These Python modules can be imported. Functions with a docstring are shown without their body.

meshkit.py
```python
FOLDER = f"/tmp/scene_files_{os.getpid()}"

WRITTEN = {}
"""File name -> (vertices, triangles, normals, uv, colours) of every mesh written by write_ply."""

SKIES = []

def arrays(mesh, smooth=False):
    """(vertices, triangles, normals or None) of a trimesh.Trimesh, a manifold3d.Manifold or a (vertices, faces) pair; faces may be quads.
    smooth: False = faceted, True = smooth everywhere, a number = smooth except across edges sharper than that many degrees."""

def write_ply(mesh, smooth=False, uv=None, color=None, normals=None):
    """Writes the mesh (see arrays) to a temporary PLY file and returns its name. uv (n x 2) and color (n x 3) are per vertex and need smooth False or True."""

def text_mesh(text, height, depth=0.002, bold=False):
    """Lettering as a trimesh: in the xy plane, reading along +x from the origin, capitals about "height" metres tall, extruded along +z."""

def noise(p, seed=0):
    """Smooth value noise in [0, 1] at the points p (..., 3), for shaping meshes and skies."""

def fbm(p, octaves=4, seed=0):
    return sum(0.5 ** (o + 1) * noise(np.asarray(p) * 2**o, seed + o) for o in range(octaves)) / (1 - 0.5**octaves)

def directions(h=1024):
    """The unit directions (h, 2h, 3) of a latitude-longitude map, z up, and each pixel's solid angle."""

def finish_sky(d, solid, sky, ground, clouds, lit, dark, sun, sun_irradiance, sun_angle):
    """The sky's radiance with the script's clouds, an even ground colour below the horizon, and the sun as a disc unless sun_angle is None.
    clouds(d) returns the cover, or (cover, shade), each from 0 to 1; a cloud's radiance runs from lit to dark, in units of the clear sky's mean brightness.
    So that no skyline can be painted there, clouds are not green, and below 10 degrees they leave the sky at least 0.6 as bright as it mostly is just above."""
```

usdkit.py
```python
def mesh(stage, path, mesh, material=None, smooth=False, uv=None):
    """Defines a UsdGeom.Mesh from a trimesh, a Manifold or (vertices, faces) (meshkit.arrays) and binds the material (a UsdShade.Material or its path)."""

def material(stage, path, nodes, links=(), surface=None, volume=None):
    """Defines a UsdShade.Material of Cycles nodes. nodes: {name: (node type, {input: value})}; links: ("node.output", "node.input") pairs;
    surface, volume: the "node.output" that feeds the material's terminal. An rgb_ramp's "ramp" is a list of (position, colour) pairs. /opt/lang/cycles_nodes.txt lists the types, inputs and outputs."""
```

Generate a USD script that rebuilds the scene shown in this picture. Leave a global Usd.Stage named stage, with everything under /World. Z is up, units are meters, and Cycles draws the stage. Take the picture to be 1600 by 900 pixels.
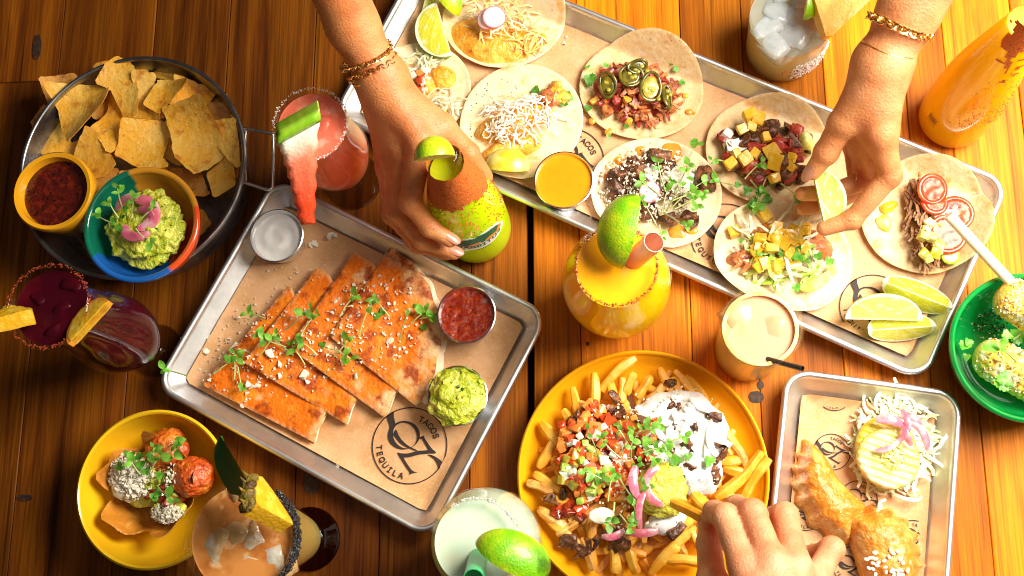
import math, numpy as np, trimesh, shapely, usdkit, meshkit
from scipy.spatial import Delaunay
from pxr import Usd, UsdGeom, UsdLux, UsdShade, Gf, Sdf

stage = Usd.Stage.CreateInMemory()
UsdGeom.SetStageUpAxis(stage, 'Z'); UsdGeom.SetStageMetersPerUnit(stage, 1.0)
UsdGeom.Xform.Define(stage, '/World'); UsdGeom.Scope.Define(stage, '/World/Looks')

# ------------------------------------------------------------------ camera, light, exposure
FPX, NADIR, H = 1700.0, np.array([972.0, 845.0]), 1.15          # focal length in photo pixels, the point straight below, height over the table
_u = np.array([-(NADIR[0] - 800), NADIR[1] - 450, FPX]); _u /= np.linalg.norm(_u)
_x = np.array([1.0, 0, 0]) - _u[0] * _u; _x /= np.linalg.norm(_x)
RW = np.array([_x, np.cross(_u, _x), _u])                        # camera axes -> world axes
cam = UsdGeom.Camera.Define(stage, '/World/camera')
_m = np.eye(4); _m[:3, :3] = RW.T; _m[3, :3] = (0, 0, H)
cam.AddTransformOp().Set(Gf.Matrix4d(*_m.ravel().tolist()))
cam.CreateHorizontalApertureAttr(36.0); cam.CreateFocalLengthAttr(36.0 * FPX / 1600)
cam.CreateFStopAttr(9.0); cam.CreateFocusDistanceAttr(1.12)
cam.CreateExposureAttr(0.22); cam.CreateClippingRangeAttr((0.02, 100.0))

def P(px, py, z=0.0):
    d = RW @ np.array([px - 800, -(py - 450), -FPX]); t = (z - H) / d[2]
    return np.array([0, 0, H]) + t * d
def sc(px, py, z=0.0): return np.linalg.norm(P(px + 1, py, z) - P(px, py, z))
def up_from(foot, rim):
    """height at which a point straight above the foot is seen at the rim's place"""
    f = P(*foot); zs = np.linspace(0.01, 0.4, 400)
    return min(zs, key=lambda z: np.linalg.norm((P(*rim, z) - f)[:2]))

def rect_light(name, loc, target, w, h, inten, col):
    l = UsdLux.RectLight.Define(stage, '/World/' + name); loc = np.array(loc, float)
    z = loc - np.array(target, float); z /= np.linalg.norm(z); x = np.cross([0, 0, 1], z)
    x = x / np.linalg.norm(x) if np.linalg.norm(x) > 1e-6 else np.array([1.0, 0, 0]); y = np.cross(z, x)
    m = np.eye(4); m[0, :3], m[1, :3], m[2, :3], m[3, :3] = x, y, z, loc
    l.AddTransformOp().Set(Gf.Matrix4d(*m.ravel().tolist()))
    l.CreateWidthAttr(w); l.CreateHeightAttr(h); l.CreateIntensityAttr(inten); l.CreateColorAttr(Gf.Vec3f(*col))
rect_light('window_light', (0.72, 0.46, 0.92), (0.12, 0.24, 0), 0.66, 0.66, 28.0, (1.0, 0.93, 0.81))
rect_light('ceiling_light', (0.15, 0.10, 2.3), (0.05, 0.25, 0), 1.0, 1.0, 1.4, (1.0, 0.92, 0.80))  # added overhead fill imitating ceiling bounce to soften shadows, not an actual lamp
usdkit.material(stage, '/World/Looks/room_air', {'b': ('background_shader', {'color': (0.9, 0.86, 0.85), 'strength': 0.035})}, surface='b.background')
dome = UsdLux.DomeLight.Define(stage, '/World/room_ambient')
UsdShade.MaterialBindingAPI.Apply(dome.GetPrim()).Bind(UsdShade.Material.Get(stage, '/World/Looks/room_air'))

# ------------------------------------------------------------------ scene tree
LOC, CNT = {'/World': np.zeros(3)}, {}
def uniq(parent, name):
    n = CNT.get((parent, name), 0); CNT[(parent, name)] = n + 1
    return f'{parent}/{name}' + (f'_{n:03d}' if n else '')
def tag(prim, label=None, cat=None, group=None, kind=None):
    for k, v in (('label', label), ('category', cat), ('group', group), ('kind', kind)):
        if v: prim.SetCustomDataByKey(k, v)
def thing(name, label, cat, loc, group=None, kind=None):
    p = uniq('/World', name); x = UsdGeom.Xform.Define(stage, p); loc = np.array(loc, float)
    x.AddTranslateOp().Set(Gf.Vec3d(*loc.tolist())); LOC[p] = loc; tag(x.GetPrim(), label, cat, group, kind)
    return p
def add(name, m, mat, parent='/World', label=None, cat=None, group=None, kind=None, smooth=40, vcol=None):
    p = uniq(parent, name); o = LOC[parent]
    m = trimesh.Trimesh(np.asarray(m.vertices) - o, m.faces, process=False)
    if vcol is not None: smooth = True
    x = usdkit.mesh(stage, p, m, '/World/Looks/' + mat, smooth=smooth); LOC[p] = o
    if vcol is not None:
        UsdGeom.PrimvarsAPI(x).CreatePrimvar('Col', Sdf.ValueTypeNames.Color3fArray, 'vertex').Set([Gf.Vec3f(*map(float, c)) for c in vcol])
    tag(x.GetPrim(), label, cat, group, kind)
    return p

# ------------------------------------------------------------------ mesh helpers
def J(ms): return trimesh.util.concatenate(ms)
def rot(rx=0, ry=0, rz=0): return trimesh.transformations.euler_matrix(rx, ry, rz)
def put(m, loc, rx=0, ry=0, rz=0, s=1.0):
    T = rot(rx, ry, rz)[:3, :3] * s; return trimesh.Trimesh(np.asarray(m.vertices) @ T.T + np.asarray(loc, float), m.faces, process=False)
def align(d):
    """rotation taking +z to the direction d"""
    return trimesh.geometry.align_vectors([0, 0, 1], np.asarray(d, float) / np.linalg.norm(d))
def lathe(prof, n=48, c=(0, 0, 0), close=False):
    prof = np.asarray(prof, float); k = len(prof); a = np.arange(n) * 2 * np.pi / n
    v = np.stack([prof[:, None, 0] * np.cos(a), prof[:, None, 0] * np.sin(a), np.repeat(prof[:, None, 1], n, 1)], -1).reshape(-1, 3)
    i, j = np.meshgrid(np.arange(k if close else k - 1), np.arange(n), indexing='ij'); i2, j2 = (i + 1) % k, (j + 1) % n
    q = np.stack([i * n + j, i * n + j2, i2 * n + j2, i2 * n + j], -1).reshape(-1, 4)
    f = np.vstack([q[:, [0, 1, 2]], q[:, [0, 2, 3]]])
    return trimesh.Trimesh(v + np.asarray(c), f, process=False)
def curve(pts, n):
    """smooth Catmull-Rom curve through the points"""
    p = np.asarray(pts, float); p = np.vstack([2 * p[0] - p[1], p, 2 * p[-1] - p[-2]]); out = []
    for t in np.linspace(0, len(p) - 3 - 1e-9, n):
        i = int(t); u = t - i; a, b, c, d = p[i:i + 4]
        out.append(0.5 * (2 * b + (c - a) * u + (2 * a - 5 * b + 4 * c - d) * u * u + (3 * b - a - 3 * c + d) * u ** 3))
    return np.array(out)
def tube(path, r, n=6, flat=1.0, caps=True, up=(0, 0, 1), sq=None):
    path = np.asarray(path, float); k = len(path); r = np.broadcast_to(r, k)
    t = np.gradient(path, axis=0); t /= np.linalg.norm(t, axis=1, keepdims=True) + 1e-12
    u = np.asarray(up, float); vs = []
    for i in range(k):
        s = np.cross(t[i], u); l = np.linalg.norm(s)
        if l < 1e-6: s = np.cross(t[i], [1, 0.3, 0]); l = np.linalg.norm(s)
        s /= l; w = np.cross(s, t[i]); u = w
        a = np.arange(n) * 2 * np.pi / n + np.pi / n; ca, sa = np.cos(a), np.sin(a)
        if sq: ca, sa = np.sign(ca) * np.abs(ca) ** sq, np.sign(sa) * np.abs(sa) ** sq
        vs.append(path[i] + r[i] * (ca[:, None] * s + flat * sa[:, None] * w))
    v = np.vstack(vs); f = []
    for i in range(k - 1):
        for j in range(n):
            a, b = i * n + j, i * n + (j + 1) % n; f += [(a, b, b + n), (a, b + n, a + n)]
    if caps:
        v = np.vstack([v, path[0] , path[-1]]); e = len(v)
        for j in range(n): f += [(e - 2, (j + 1) % n, j), (e - 1, (k - 1) * n + j, (k - 1) * n + (j + 1) % n)]
    return trimesh.Trimesh(v, np.asarray(f)[:, ::-1], process=False)
def outline(pts, n=60, smooth=True):
    """closed smooth outline through the points"""
    p = np.asarray(pts, float)
    if not smooth: return p
    q = np.vstack([p[-1:], p, p[:2]]); out = []
    for i in range(len(p)):
        a, b, c, d = q[i:i + 4]
        for u in np.linspace(0, 1, max(2, n // len(p)), endpoint=False):
            out.append(0.5 * (2 * b + (c - a) * u + (2 * a - 5 * b + 4 * c - d) * u * u + (3 * b - a - 3 * c + d) * u ** 3))
    return np.array(out)
def sheet(poly, res, top, bot=None, th=0.002, seed=0):
    """solid sheet over the outline poly (n x 2): top(xy, d) and bot(xy, d) give heights, d is the distance to the edge"""
    rng = np.random.default_rng(seed); pg = shapely.Polygon(poly)
    if not pg.is_valid: pg = pg.buffer(0); pg = max(getattr(pg, 'geoms', [pg]), key=lambda g: g.area)
    L = pg.exterior.length; nb = max(8, int(L / res)); b = np.array([pg.exterior.interpolate(i * L / nb).coords[0] for i in range(nb)])
    x0, y0, x1, y1 = pg.bounds; g = np.stack(np.meshgrid(np.arange(x0, x1, res), np.arange(y0, y1, res * 0.87)), -1)
    g[1::2, :, 0] += res / 2; g = g.reshape(-1, 2) + rng.uniform(-.12, .12, (g.size // 2, 2)) * res
    shp = shapely.points(g); ok = shapely.contains(pg, shp); g = g[ok]; ed = shapely.distance(pg.exterior, shp[ok]); g = g[ed > res * .55]
    p = np.vstack([b, g]); tri = Delaunay(p).simplices; cen = p[tri].mean(1); tri = tri[shapely.contains_xy(pg, cen[:, 0], cen[:, 1])]
    ar = (p[tri[:, 1], 0] - p[tri[:, 0], 0]) * (p[tri[:, 2], 1] - p[tri[:, 0], 1]) - (p[tri[:, 1], 1] - p[tri[:, 0], 1]) * (p[tri[:, 2], 0] - p[tri[:, 0], 0])
    tri[ar < 0] = tri[ar < 0][:, ::-1]; tri = tri[np.abs(ar) > 1e-14]
    d = shapely.distance(pg.exterior, shapely.points(p)); n = len(p)
    zt = np.broadcast_to(top(p, d), n).astype(float); zb = zt - th if bot is None else np.broadcast_to(bot(p, d), n)
    v = np.vstack([np.c_[p, zt], np.c_[p, zb]]); i = np.arange(nb); j = (i + 1) % nb
    ccw = shapely.LinearRing(b).is_ccw
    side = np.vstack([np.c_[i, n + i, n + j], np.c_[i, n + j, j]]); side = side if ccw else side[:, ::-1]
    return trimesh.Trimesh(v, np.vstack([tri, tri[:, ::-1] + n, side]), process=False)
def fb(v, f, seed=0, o=3): return meshkit.fbm(np.asarray(v) * f + 50, o, seed) - 0.5
def fb2(xy, f, seed=0, o=3): return fb(np.c_[xy, np.full(len(xy), seed * 3.7)], f, seed, o)
def blob(r, amp=.15, freq=60, seed=0, sub=2, sq=(1, 1, 1)):
    m = trimesh.creation.icosphere(sub, 1.0); v = np.asarray(m.vertices)
    d = 1 + amp * 2 * fb(v * r, freq, seed, 3); m.vertices = v * d[:, None] * r * np.asarray(sq); return m
HULLS = {}
def hulls(k, n=40):
    if k not in HULLS:
        g = np.random.default_rng(k); out = []
        for _ in range(n):
            p = g.normal(size=(k, 3)); p /= np.linalg.norm(p, axis=1, keepdims=True); m = trimesh.convex.convex_hull(np.sign(p) * np.abs(p) ** .7); out.append((np.array(m.vertices), np.array(m.faces)))
        HULLS[k] = out
    return HULLS[k]
def chunk(a, b, c, rng, k=14): v, f = hulls(k)[rng.integers(40)]; return trimesh.Trimesh(v * [a, b, c], f, process=False)
def dice(s, rng):
    m = trimesh.creation.box([s * rng.uniform(.8, 1.2), s * rng.uniform(.8, 1.2), s * rng.uniform(.7, 1.0)])
    v = np.asarray(m.vertices); c = np.vstack([v + d * s * .09 * -np.sign(v) for d in np.eye(3)]) + rng.normal(0, s * .05, (24, 3))
    return trimesh.convex.convex_hull(c)
def strip(L, w, rng, curl=1.0, flat=.35, n=7, sides=4, lift=.12):
    a = rng.uniform(-.5, .5) * curl + np.cumsum(rng.normal(0, .35 * curl, n)); p = np.zeros((n, 3))
    p[:, 0], p[:, 1] = np.cumsum(np.cos(a)), np.cumsum(np.sin(a)); p[:, 2] = np.sin(np.linspace(0, np.pi, n)) * n * lift * rng.uniform(.3, 1.3) + rng.normal(0, .1, n)
    p = (p - p.mean(0)) * L / n; r = w / 2 * (1 - .35 * np.abs(np.linspace(-1, 1, n)) ** 2 + rng.normal(0, .07, n))
    return tube(p, r, sides, flat)
def leaf(L, W, bend=.25, cup=.25, round_=False):
    n = 7; s = np.linspace(0, 1, n); w = W / 2 * (np.sin(np.pi * s ** .8) ** .75 if not round_ else np.sqrt(np.clip(1 - (2 * s - 1) ** 2, 0, 1))) + 1e-5
    v = []
    for i in range(n):
        z = bend * L * np.sin(s[i] * np.pi * .8)
        v += [(s[i] * L, -w[i], z + cup * w[i]), (s[i] * L, 0, z), (s[i] * L, w[i], z + cup * w[i])]
    f = []
    for i in range(n - 1):
        for k in range(2): a = i * 3 + k; f += [(a, a + 3, a + 4), (a, a + 4, a + 1)]
    return trimesh.Trimesh(np.array(v), f, process=False)
def lobed(L, rng):
    """one cilantro leaf: three toothed lobes"""
    n = 28; a = np.linspace(-2.3, 2.3, n); r = L * .5 * (.55 + .45 * np.abs(np.cos(a * 1.36)) ** .6) * (1 + .13 * np.sin(a * 13)); r = np.r_[r]
    v = np.c_[L * .35 + r * np.cos(a), r * np.sin(a), .18 * L * np.cos(a * 3) * .4 + rng.normal(0, .012 * L, n)]; v = np.vstack([[[L * .3, 0, -.06 * L]], [[0, 0, 0]], v])
    f = [(0, i, i + 1) for i in range(2, n + 1)] + [(0, 1, 2), (0, n + 1, 1)]
    return trimesh.Trimesh(v, f, process=False)
def surf(f, lo, hi, h):
    """surface nets: the zero surface of f as a smooth mesh"""
    lo = np.asarray(lo, float); n = np.ceil((np.asarray(hi) - lo) / h).astype(int) + 1
    g = np.stack(np.meshgrid(*[lo[k] + h * np.arange(n[k]) for k in range(3)], indexing='ij'), -1)
    cs = 4; gc = g[::cs, ::cs, ::cs]; Vc = np.concatenate([f(q) for q in np.array_split(gc.reshape(-1, 3), 8)]).reshape(gc.shape[:3])
    V = Vc.repeat(cs, 0).repeat(cs, 1).repeat(cs, 2)[:n[0], :n[1], :n[2]].copy(); near = np.abs(V) < h * cs * 2.3; V[near] = np.concatenate([f(q) for q in np.array_split(g[near], 8)])
    s = V < 0; c = tuple(m - 1 for m in n); acc, cnt = np.zeros(c + (3,)), np.zeros(c)
    for ax in range(3):
        o1 = [a for a in range(3) if a != ax]
        for da in (0, 1):
            for db in (0, 1):
                sl = [slice(None)] * 3; sl[o1[0]] = slice(da, da + c[o1[0]]); sl[o1[1]] = slice(db, db + c[o1[1]])
                A = list(sl); B = list(sl); A[ax] = slice(0, c[ax]); B[ax] = slice(1, c[ax] + 1); A, B = tuple(A), tuple(B)
                x = s[A] != s[B]; t = np.where(x, V[A] / np.where(x, V[A] - V[B], 1), 0)
                pt = g[A] + t[..., None] * (g[B] - g[A]); acc += np.where(x[..., None], pt, 0); cnt += x
    idx = np.full(c, -1); on = cnt > 0; idx[on] = np.arange(on.sum()); v = acc[on] / cnt[on][:, None]; F = []
    for ax in range(3):
        a, b = (ax + 1) % 3, (ax + 2) % 3; sl = [slice(1, -1)] * 3; sl[ax] = slice(0, c[ax]); A = list(sl); B = list(sl); B[ax] = slice(1, c[ax] + 1)
        x0, x1 = s[tuple(A)], s[tuple(B)]; e = np.argwhere(x0 != x1); 
        if not len(e): continue
        fl = x1[tuple(e.T)]; off = np.array([1, 1, 1]); off[ax] = 0; e = e + off; da, db = np.eye(3, dtype=int)[a], np.eye(3, dtype=int)[b]
        q = np.stack([idx[tuple((e - da - db).T)], idx[tuple((e - db).T)], idx[tuple(e.T)], idx[tuple((e - da).T)]], 1)
        q = np.where(fl[:, None], q[:, ::-1], q); F += [q[:, [0, 1, 2]], q[:, [0, 2, 3]]]
    F = np.vstack(F); F = F[(F >= 0).all(1)]
    m = trimesh.Trimesh(v, F, process=False); trimesh.smoothing.filter_taubin(m, iterations=6); d = np.nan_to_num(np.asarray(m.vertices) - v); l = np.linalg.norm(d, axis=1, keepdims=True); m.vertices = v + d * np.minimum(1, .5 * h / np.maximum(l, 1e-9)); return m
def cone_d(p, a, b, ra, rb):
    ba = b - a; t = np.clip((p - a) @ ba / (ba @ ba), 0, 1); return np.linalg.norm(p - a - t[:, None] * ba, axis=1) - (ra + (rb - ra) * t)
def smin(a, b, k): h = np.clip(.5 + .5 * (b - a) / k, 0, 1); return b + (a - b) * h - k * h * (1 - h)

# ------------------------------------------------------------------ materials
def pm(name, col, rough=.5, lay=(), bump=0, bs=300, bd=.001, sss=0, metal=0, spec=.5, coat=0, vary=0, scl=.006, vc=False, st=(1, 1, 1), trans=0, sr=(1, .4, .2), bdet=3):
    """principled material; lay: (colour, noise scale, low, high) blotches laid over the base one after another"""
    N = {'p': ('principled_bsdf', {'base_color': col, 'roughness': rough, 'metallic': metal, 'specular_ior_level': spec, 'coat_weight': coat, 'transmission_weight': trans,
               'subsurface_weight': sss, 'subsurface_scale': scl, 'subsurface_radius': sr}), 'geo': ('geometry', {}), 'map': ('mapping', {'scale': st})}
    Lk = [('geo.position', 'map.vector')]; cur = None
    if vc: N['at'] = ('attribute', {'attribute': 'Col'}); cur = 'at.color'
    for i, l in enumerate(lay):
        c, s, lo, hi = l[:4]
        N[f'mp{i}'] = ('mapping', {'location': (i * 3.1 + 1, i * 1.7, i * 2.3)}); N[f'n{i}'] = ('noise_texture', {'scale': s, 'detail': l[4] if len(l) > 4 else 3.0, 'roughness': .55})
        N[f'r{i}'] = ('map_range', {'from_min': lo, 'from_max': hi, 'to_min': 0.0, 'to_max': l[5] if len(l) > 5 else 1.0, 'clamp': True}); N[f'm{i}'] = ('mix', {'color1': col, 'color2': c})
        Lk += [('map.vector', f'mp{i}.vector'), (f'mp{i}.vector', f'n{i}.vector'), (f'n{i}.fac', f'r{i}.value'), (f'r{i}.result', f'm{i}.fac')]
        if cur: Lk.append((cur, f'm{i}.color1'))
        cur = f'm{i}.color'
    if vary:
        N['oi'] = ('object_info', {}); N['vr'] = ('map_range', {'from_min': 0.0, 'from_max': 1.0, 'to_min': 1 - vary, 'to_max': 1 + vary}); N['hv'] = ('hsv', {'color': col})
        Lk += [('oi.random', 'vr.value'), ('vr.result', 'hv.value')]
        if cur: Lk.append((cur, 'hv.color'))
        cur = 'hv.color'
    if cur: Lk.append((cur, 'p.base_color'))
    if bump:
        N['bn'] = ('noise_texture', {'scale': bs, 'detail': float(bdet)}); N['bp'] = ('bump', {'strength': bump, 'distance': bd})
        Lk += [('map.vector', 'bn.vector'), ('bn.fac', 'bp.height'), ('bp.normal', 'p.normal')]
    usdkit.material(stage, '/World/Looks/' + name, N, Lk, surface='p.BSDF')
def glass(name, tint=(.97, .98, .97), rough=.02, gl=(1, 1, 1)):
    usdkit.material(stage, '/World/Looks/' + name, {'f': ('layer_weight', {'blend': .5}), 'pw': ('math', {'math_type': 'power', 'value2': 4.0}), 'ma': ('math', {'math_type': 'multiply_add', 'value2': .28, 'value3': .016}),
                    't': ('transparent_bsdf', {'color': tint}), 'g': ('glossy_bsdf', {'color': gl, 'roughness': rough}), 'm': ('mix_closure', {})},
                    [('f.facing', 'pw.value1'), ('pw.value', 'ma.value1'), ('ma.value', 'm.fac'), ('t.BSDF', 'm.closure1'), ('g.BSDF', 'm.closure2')], surface='m.closure')
def leafy(name, col, col2, tr=.35):
    usdkit.material(stage, '/World/Looks/' + name, {'geo': ('geometry', {}), 'n': ('noise_texture', {'scale': 160.0, 'detail': 3.0}), 'r': ('rgb_ramp', {'ramp': [(.35, col), (.65, col2)]}), 'oi': ('object_info', {}),
        'vr': ('map_range', {'from_min': 0.0, 'from_max': 1.0, 'to_min': .55, 'to_max': 1.5}), 'hv': ('hsv', {}), 'p': ('principled_bsdf', {'roughness': .38}), 't': ('translucent_bsdf', {'color': col2}), 'm': ('mix_closure', {'fac': tr})},
        [('geo.position', 'n.vector'), ('n.fac', 'r.fac'), ('r.color', 'hv.color'), ('oi.random', 'vr.value'), ('vr.result', 'hv.value'), ('hv.color', 'p.base_color'), ('p.BSDF', 'm.closure1'), ('t.BSDF', 'm.closure2')], surface='m.closure')

# wood: long fibres along y, one tone per plank
def wood(name, ramp):
  usdkit.material(stage, '/World/Looks/' + name, {
    'geo': ('geometry', {}), 'oi': ('object_info', {}), 'off': ('vector_math', {'math_type': 'multiply_add', 'vector2': (13.7, 7.1, 3.3)}), 'cx': ('combine_xyz', {}),
    'mA': ('mapping', {'scale': (40, 2.6, 40)}), 'nA': ('noise_texture', {'scale': 1.0, 'detail': 4.0, 'roughness': .6, 'distortion': .8}),
    'mB': ('mapping', {'scale': (420, 9, 420)}), 'nB': ('noise_texture', {'scale': 1.0, 'detail': 3.0, 'roughness': .6}),
    'mC': ('mapping', {'scale': (7, 2.2, 7)}), 'nC': ('noise_texture', {'scale': 1.0, 'detail': 2.0}),
    'mD': ('mapping', {'scale': (150, 2.6, 150)}), 'nD': ('noise_texture', {'scale': 1.0, 'detail': 2.0}),
    'rA': ('rgb_ramp', {'ramp': ramp}),
    'rB': ('map_range', {'from_min': .28, 'from_max': .62, 'to_min': .60, 'to_max': 1.12, 'clamp': True}), 'mulB': ('mix', {'mix_type': 'multiply', 'fac': 1.0}),
    'rC': ('map_range', {'from_min': .3, 'from_max': .7, 'to_min': .72, 'to_max': 1.25, 'clamp': True}), 'hv': ('hsv', {}), 'vr': ('map_range', {'from_min': 0.0, 'from_max': 1.0, 'to_min': .62, 'to_max': 1.22}), 'vm': ('math', {'math_type': 'multiply'}),
    'rD': ('map_range', {'from_min': .30, 'from_max': .38, 'to_min': .45, 'to_max': 1.0, 'clamp': True}), 'vm2': ('math', {'math_type': 'multiply'}),
    'bp': ('bump', {'strength': .5, 'distance': .0009}), 'p': ('principled_bsdf', {'roughness': .5, 'specular_ior_level': .13})},
    [('oi.random', 'cx.x'), ('oi.random', 'cx.y'), ('cx.vector', 'off.vector1'), ('geo.position', 'off.vector3')] +
    [x for k in 'ABCD' for x in (('off.vector', f'm{k}.vector'), (f'm{k}.vector', f'n{k}.vector'))] +
    [('nA.fac', 'rA.fac'), ('nB.fac', 'rB.value'), ('rA.color', 'mulB.color1'), ('rB.result', 'mulB.color2'), ('nC.fac', 'rC.value'), ('oi.random', 'vr.value'), ('rC.result', 'vm.value1'), ('vr.result', 'vm.value2'),
     ('nD.fac', 'rD.value'), ('vm.value', 'vm2.value1'), ('rD.result', 'vm2.value2'), ('mulB.color', 'hv.color'), ('vm2.value', 'hv.value'), ('hv.color', 'p.base_color'), ('nB.fac', 'bp.height'), ('bp.normal', 'p.normal')], surface='p.BSDF')
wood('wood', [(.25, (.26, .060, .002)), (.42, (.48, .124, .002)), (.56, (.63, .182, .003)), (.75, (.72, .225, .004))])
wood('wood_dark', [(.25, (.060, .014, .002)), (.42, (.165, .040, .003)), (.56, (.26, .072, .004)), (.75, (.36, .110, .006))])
pm('knot', (.030, .012, .005), .7, lay=[((.09, .035, .01), 160, .5, .7)], bump=.6, bs=300)
pm('underside', (.015, .008, .005), .9)
pm('steel', (.78, .79, .80), .24, metal=1, bump=.12, bs=260, bd=.0004)
pm('aluminium', (.88, .89, .91), .42, lay=[((.74, .75, .77), 45, .45, .7)], metal=1, bump=.10, bs=120, bd=.0005, st=(1, 1, 1))
pm('old_steel', (.42, .43, .46), .36, lay=[((.16, .15, .16), 28, .42, .68, 5)], metal=1, bump=.25, bs=70, bd=.001)
pm('wire', (.62, .60, .58), .3, metal=1)
pm('kraft', (.67, .37, .18), .72, lay=[((.53, .27, .095), 30, .42, .72, 5), ((.70, .46, .26), 400, .5, .8), ((.44, .20, .06), 16, .60, .66, 4, .5)], bump=.5, bs=38, bd=.003)
pm('ink', (.022, .012, .010), .7)
pm('tortilla', (.74, .50, .24), .62, lay=[((.66, .30, .07), 46, .52, .66, 4, .85), ((.80, .60, .36), 90, .5, .68), ((.32, .11, .02), 170, .67, .74, 3, .9), ((.78, .42, .12), 320, .60, .72, 2, .6)], bump=.55, bs=170, bd=.0015, sss=.08)
pm('tortilla_pale', (.82, .62, .36), .62, lay=[((.72, .36, .09), 42, .53, .67, 4, .85), ((.82, .66, .43), 80, .48, .66), ((.30, .10, .02), 220, .69, .75, 3, .9)], bump=.5, bs=180, bd=.0014, sss=.08)
pm('quesadilla', (.72, .22, .025), .45, lay=[((.80, .38, .07), 60, .48, .7), ((.40, .08, .010), 85, .56, .68, 4), ((.90, .74, .50), 48, .62, .74, 4), ((.10, .022, .006), 120, .68, .76, 3)], bump=.7, bs=220, bd=.0015)
pm('flour_tortilla', (.88, .72, .50), .6, lay=[((.72, .32, .07), 60, .5, .68), ((.16, .045, .01), 110, .66, .73)], bump=.5, bs=190, bd=.0014)
pm('melted_cheese', (.82, .42, .08), .35, lay=[((.9, .66, .3), 120, .5, .7)], bump=.5, bs=200, bd=.0015)
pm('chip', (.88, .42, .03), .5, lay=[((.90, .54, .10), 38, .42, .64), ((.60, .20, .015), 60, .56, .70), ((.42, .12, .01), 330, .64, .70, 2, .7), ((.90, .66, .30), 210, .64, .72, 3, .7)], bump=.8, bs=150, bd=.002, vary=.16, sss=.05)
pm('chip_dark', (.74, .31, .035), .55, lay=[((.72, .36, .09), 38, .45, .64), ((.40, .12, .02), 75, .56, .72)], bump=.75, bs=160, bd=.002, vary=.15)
pm('fry', (.82, .32, .014), .42, lay=[((.88, .49, .06), 60, .46, .66), ((.72, .24, .015), 110, .6, .74)], bump=.35, bs=350, bd=.0008, vary=.10, sss=.15, sr=(1, .7, .25))
pm('fry_brown', (.62, .26, .04), .45, lay=[((.82, .48, .12), 60, .48, .62), ((.30, .08, .01), 90, .58, .7)], bump=.4, bs=350, bd=.0008, vary=.15)
pm('empanada', (.68, .22, .016), .42, lay=[((.82, .46, .11), 42, .50, .70), ((.58, .16, .012), 75, .56, .70, 4), ((.86, .60, .26), 170, .62, .72)], bump=.9, bs=190, bd=.003, coat=.15, sss=.05)
pm('yellow_glaze', (.86, .37, .006), .2, coat=.25, lay=[((.83, .34, .006), 14, .4, .7)])
pm('yellow_bowl_glaze', (.88, .54, .012), .2, coat=.25, lay=[((.84, .47, .01), 18, .4, .7)])
pm('mustard_glaze', (.80, .36, .012), .16, coat=.5)
pm('green_glaze', (.004, .30, .055), .12, coat=.6, lay=[((.003, .24, .045), 20, .4, .7)])
pm('painted_glaze', (1, 1, 1), .13, coat=.6, vc=True)
pm('salsa_dark', (.070, .006, .003), .12, lay=[((.15, .014, .004), 150, .5, .65), ((.015, .003, .002), 260, .58, .66)], bump=.5, bs=220, bd=.002, coat=.4)
pm('salsa_red', (.22, .016, .005), .14, lay=[((.36, .045, .008), 150, .5, .65), ((.06, .008, .004), 300, .6, .66)], bump=.6, bs=240, bd=.002, coat=.4)
pm('sauce_orange', (.80, .27, .006), .2, coat=.2, lay=[((.76, .24, .006), 60, .4, .7)])
pm('crema', (.84, .78, .72), .22, coat=.3, bump=.2, bs=90, bd=.002, sss=.2)
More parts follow.
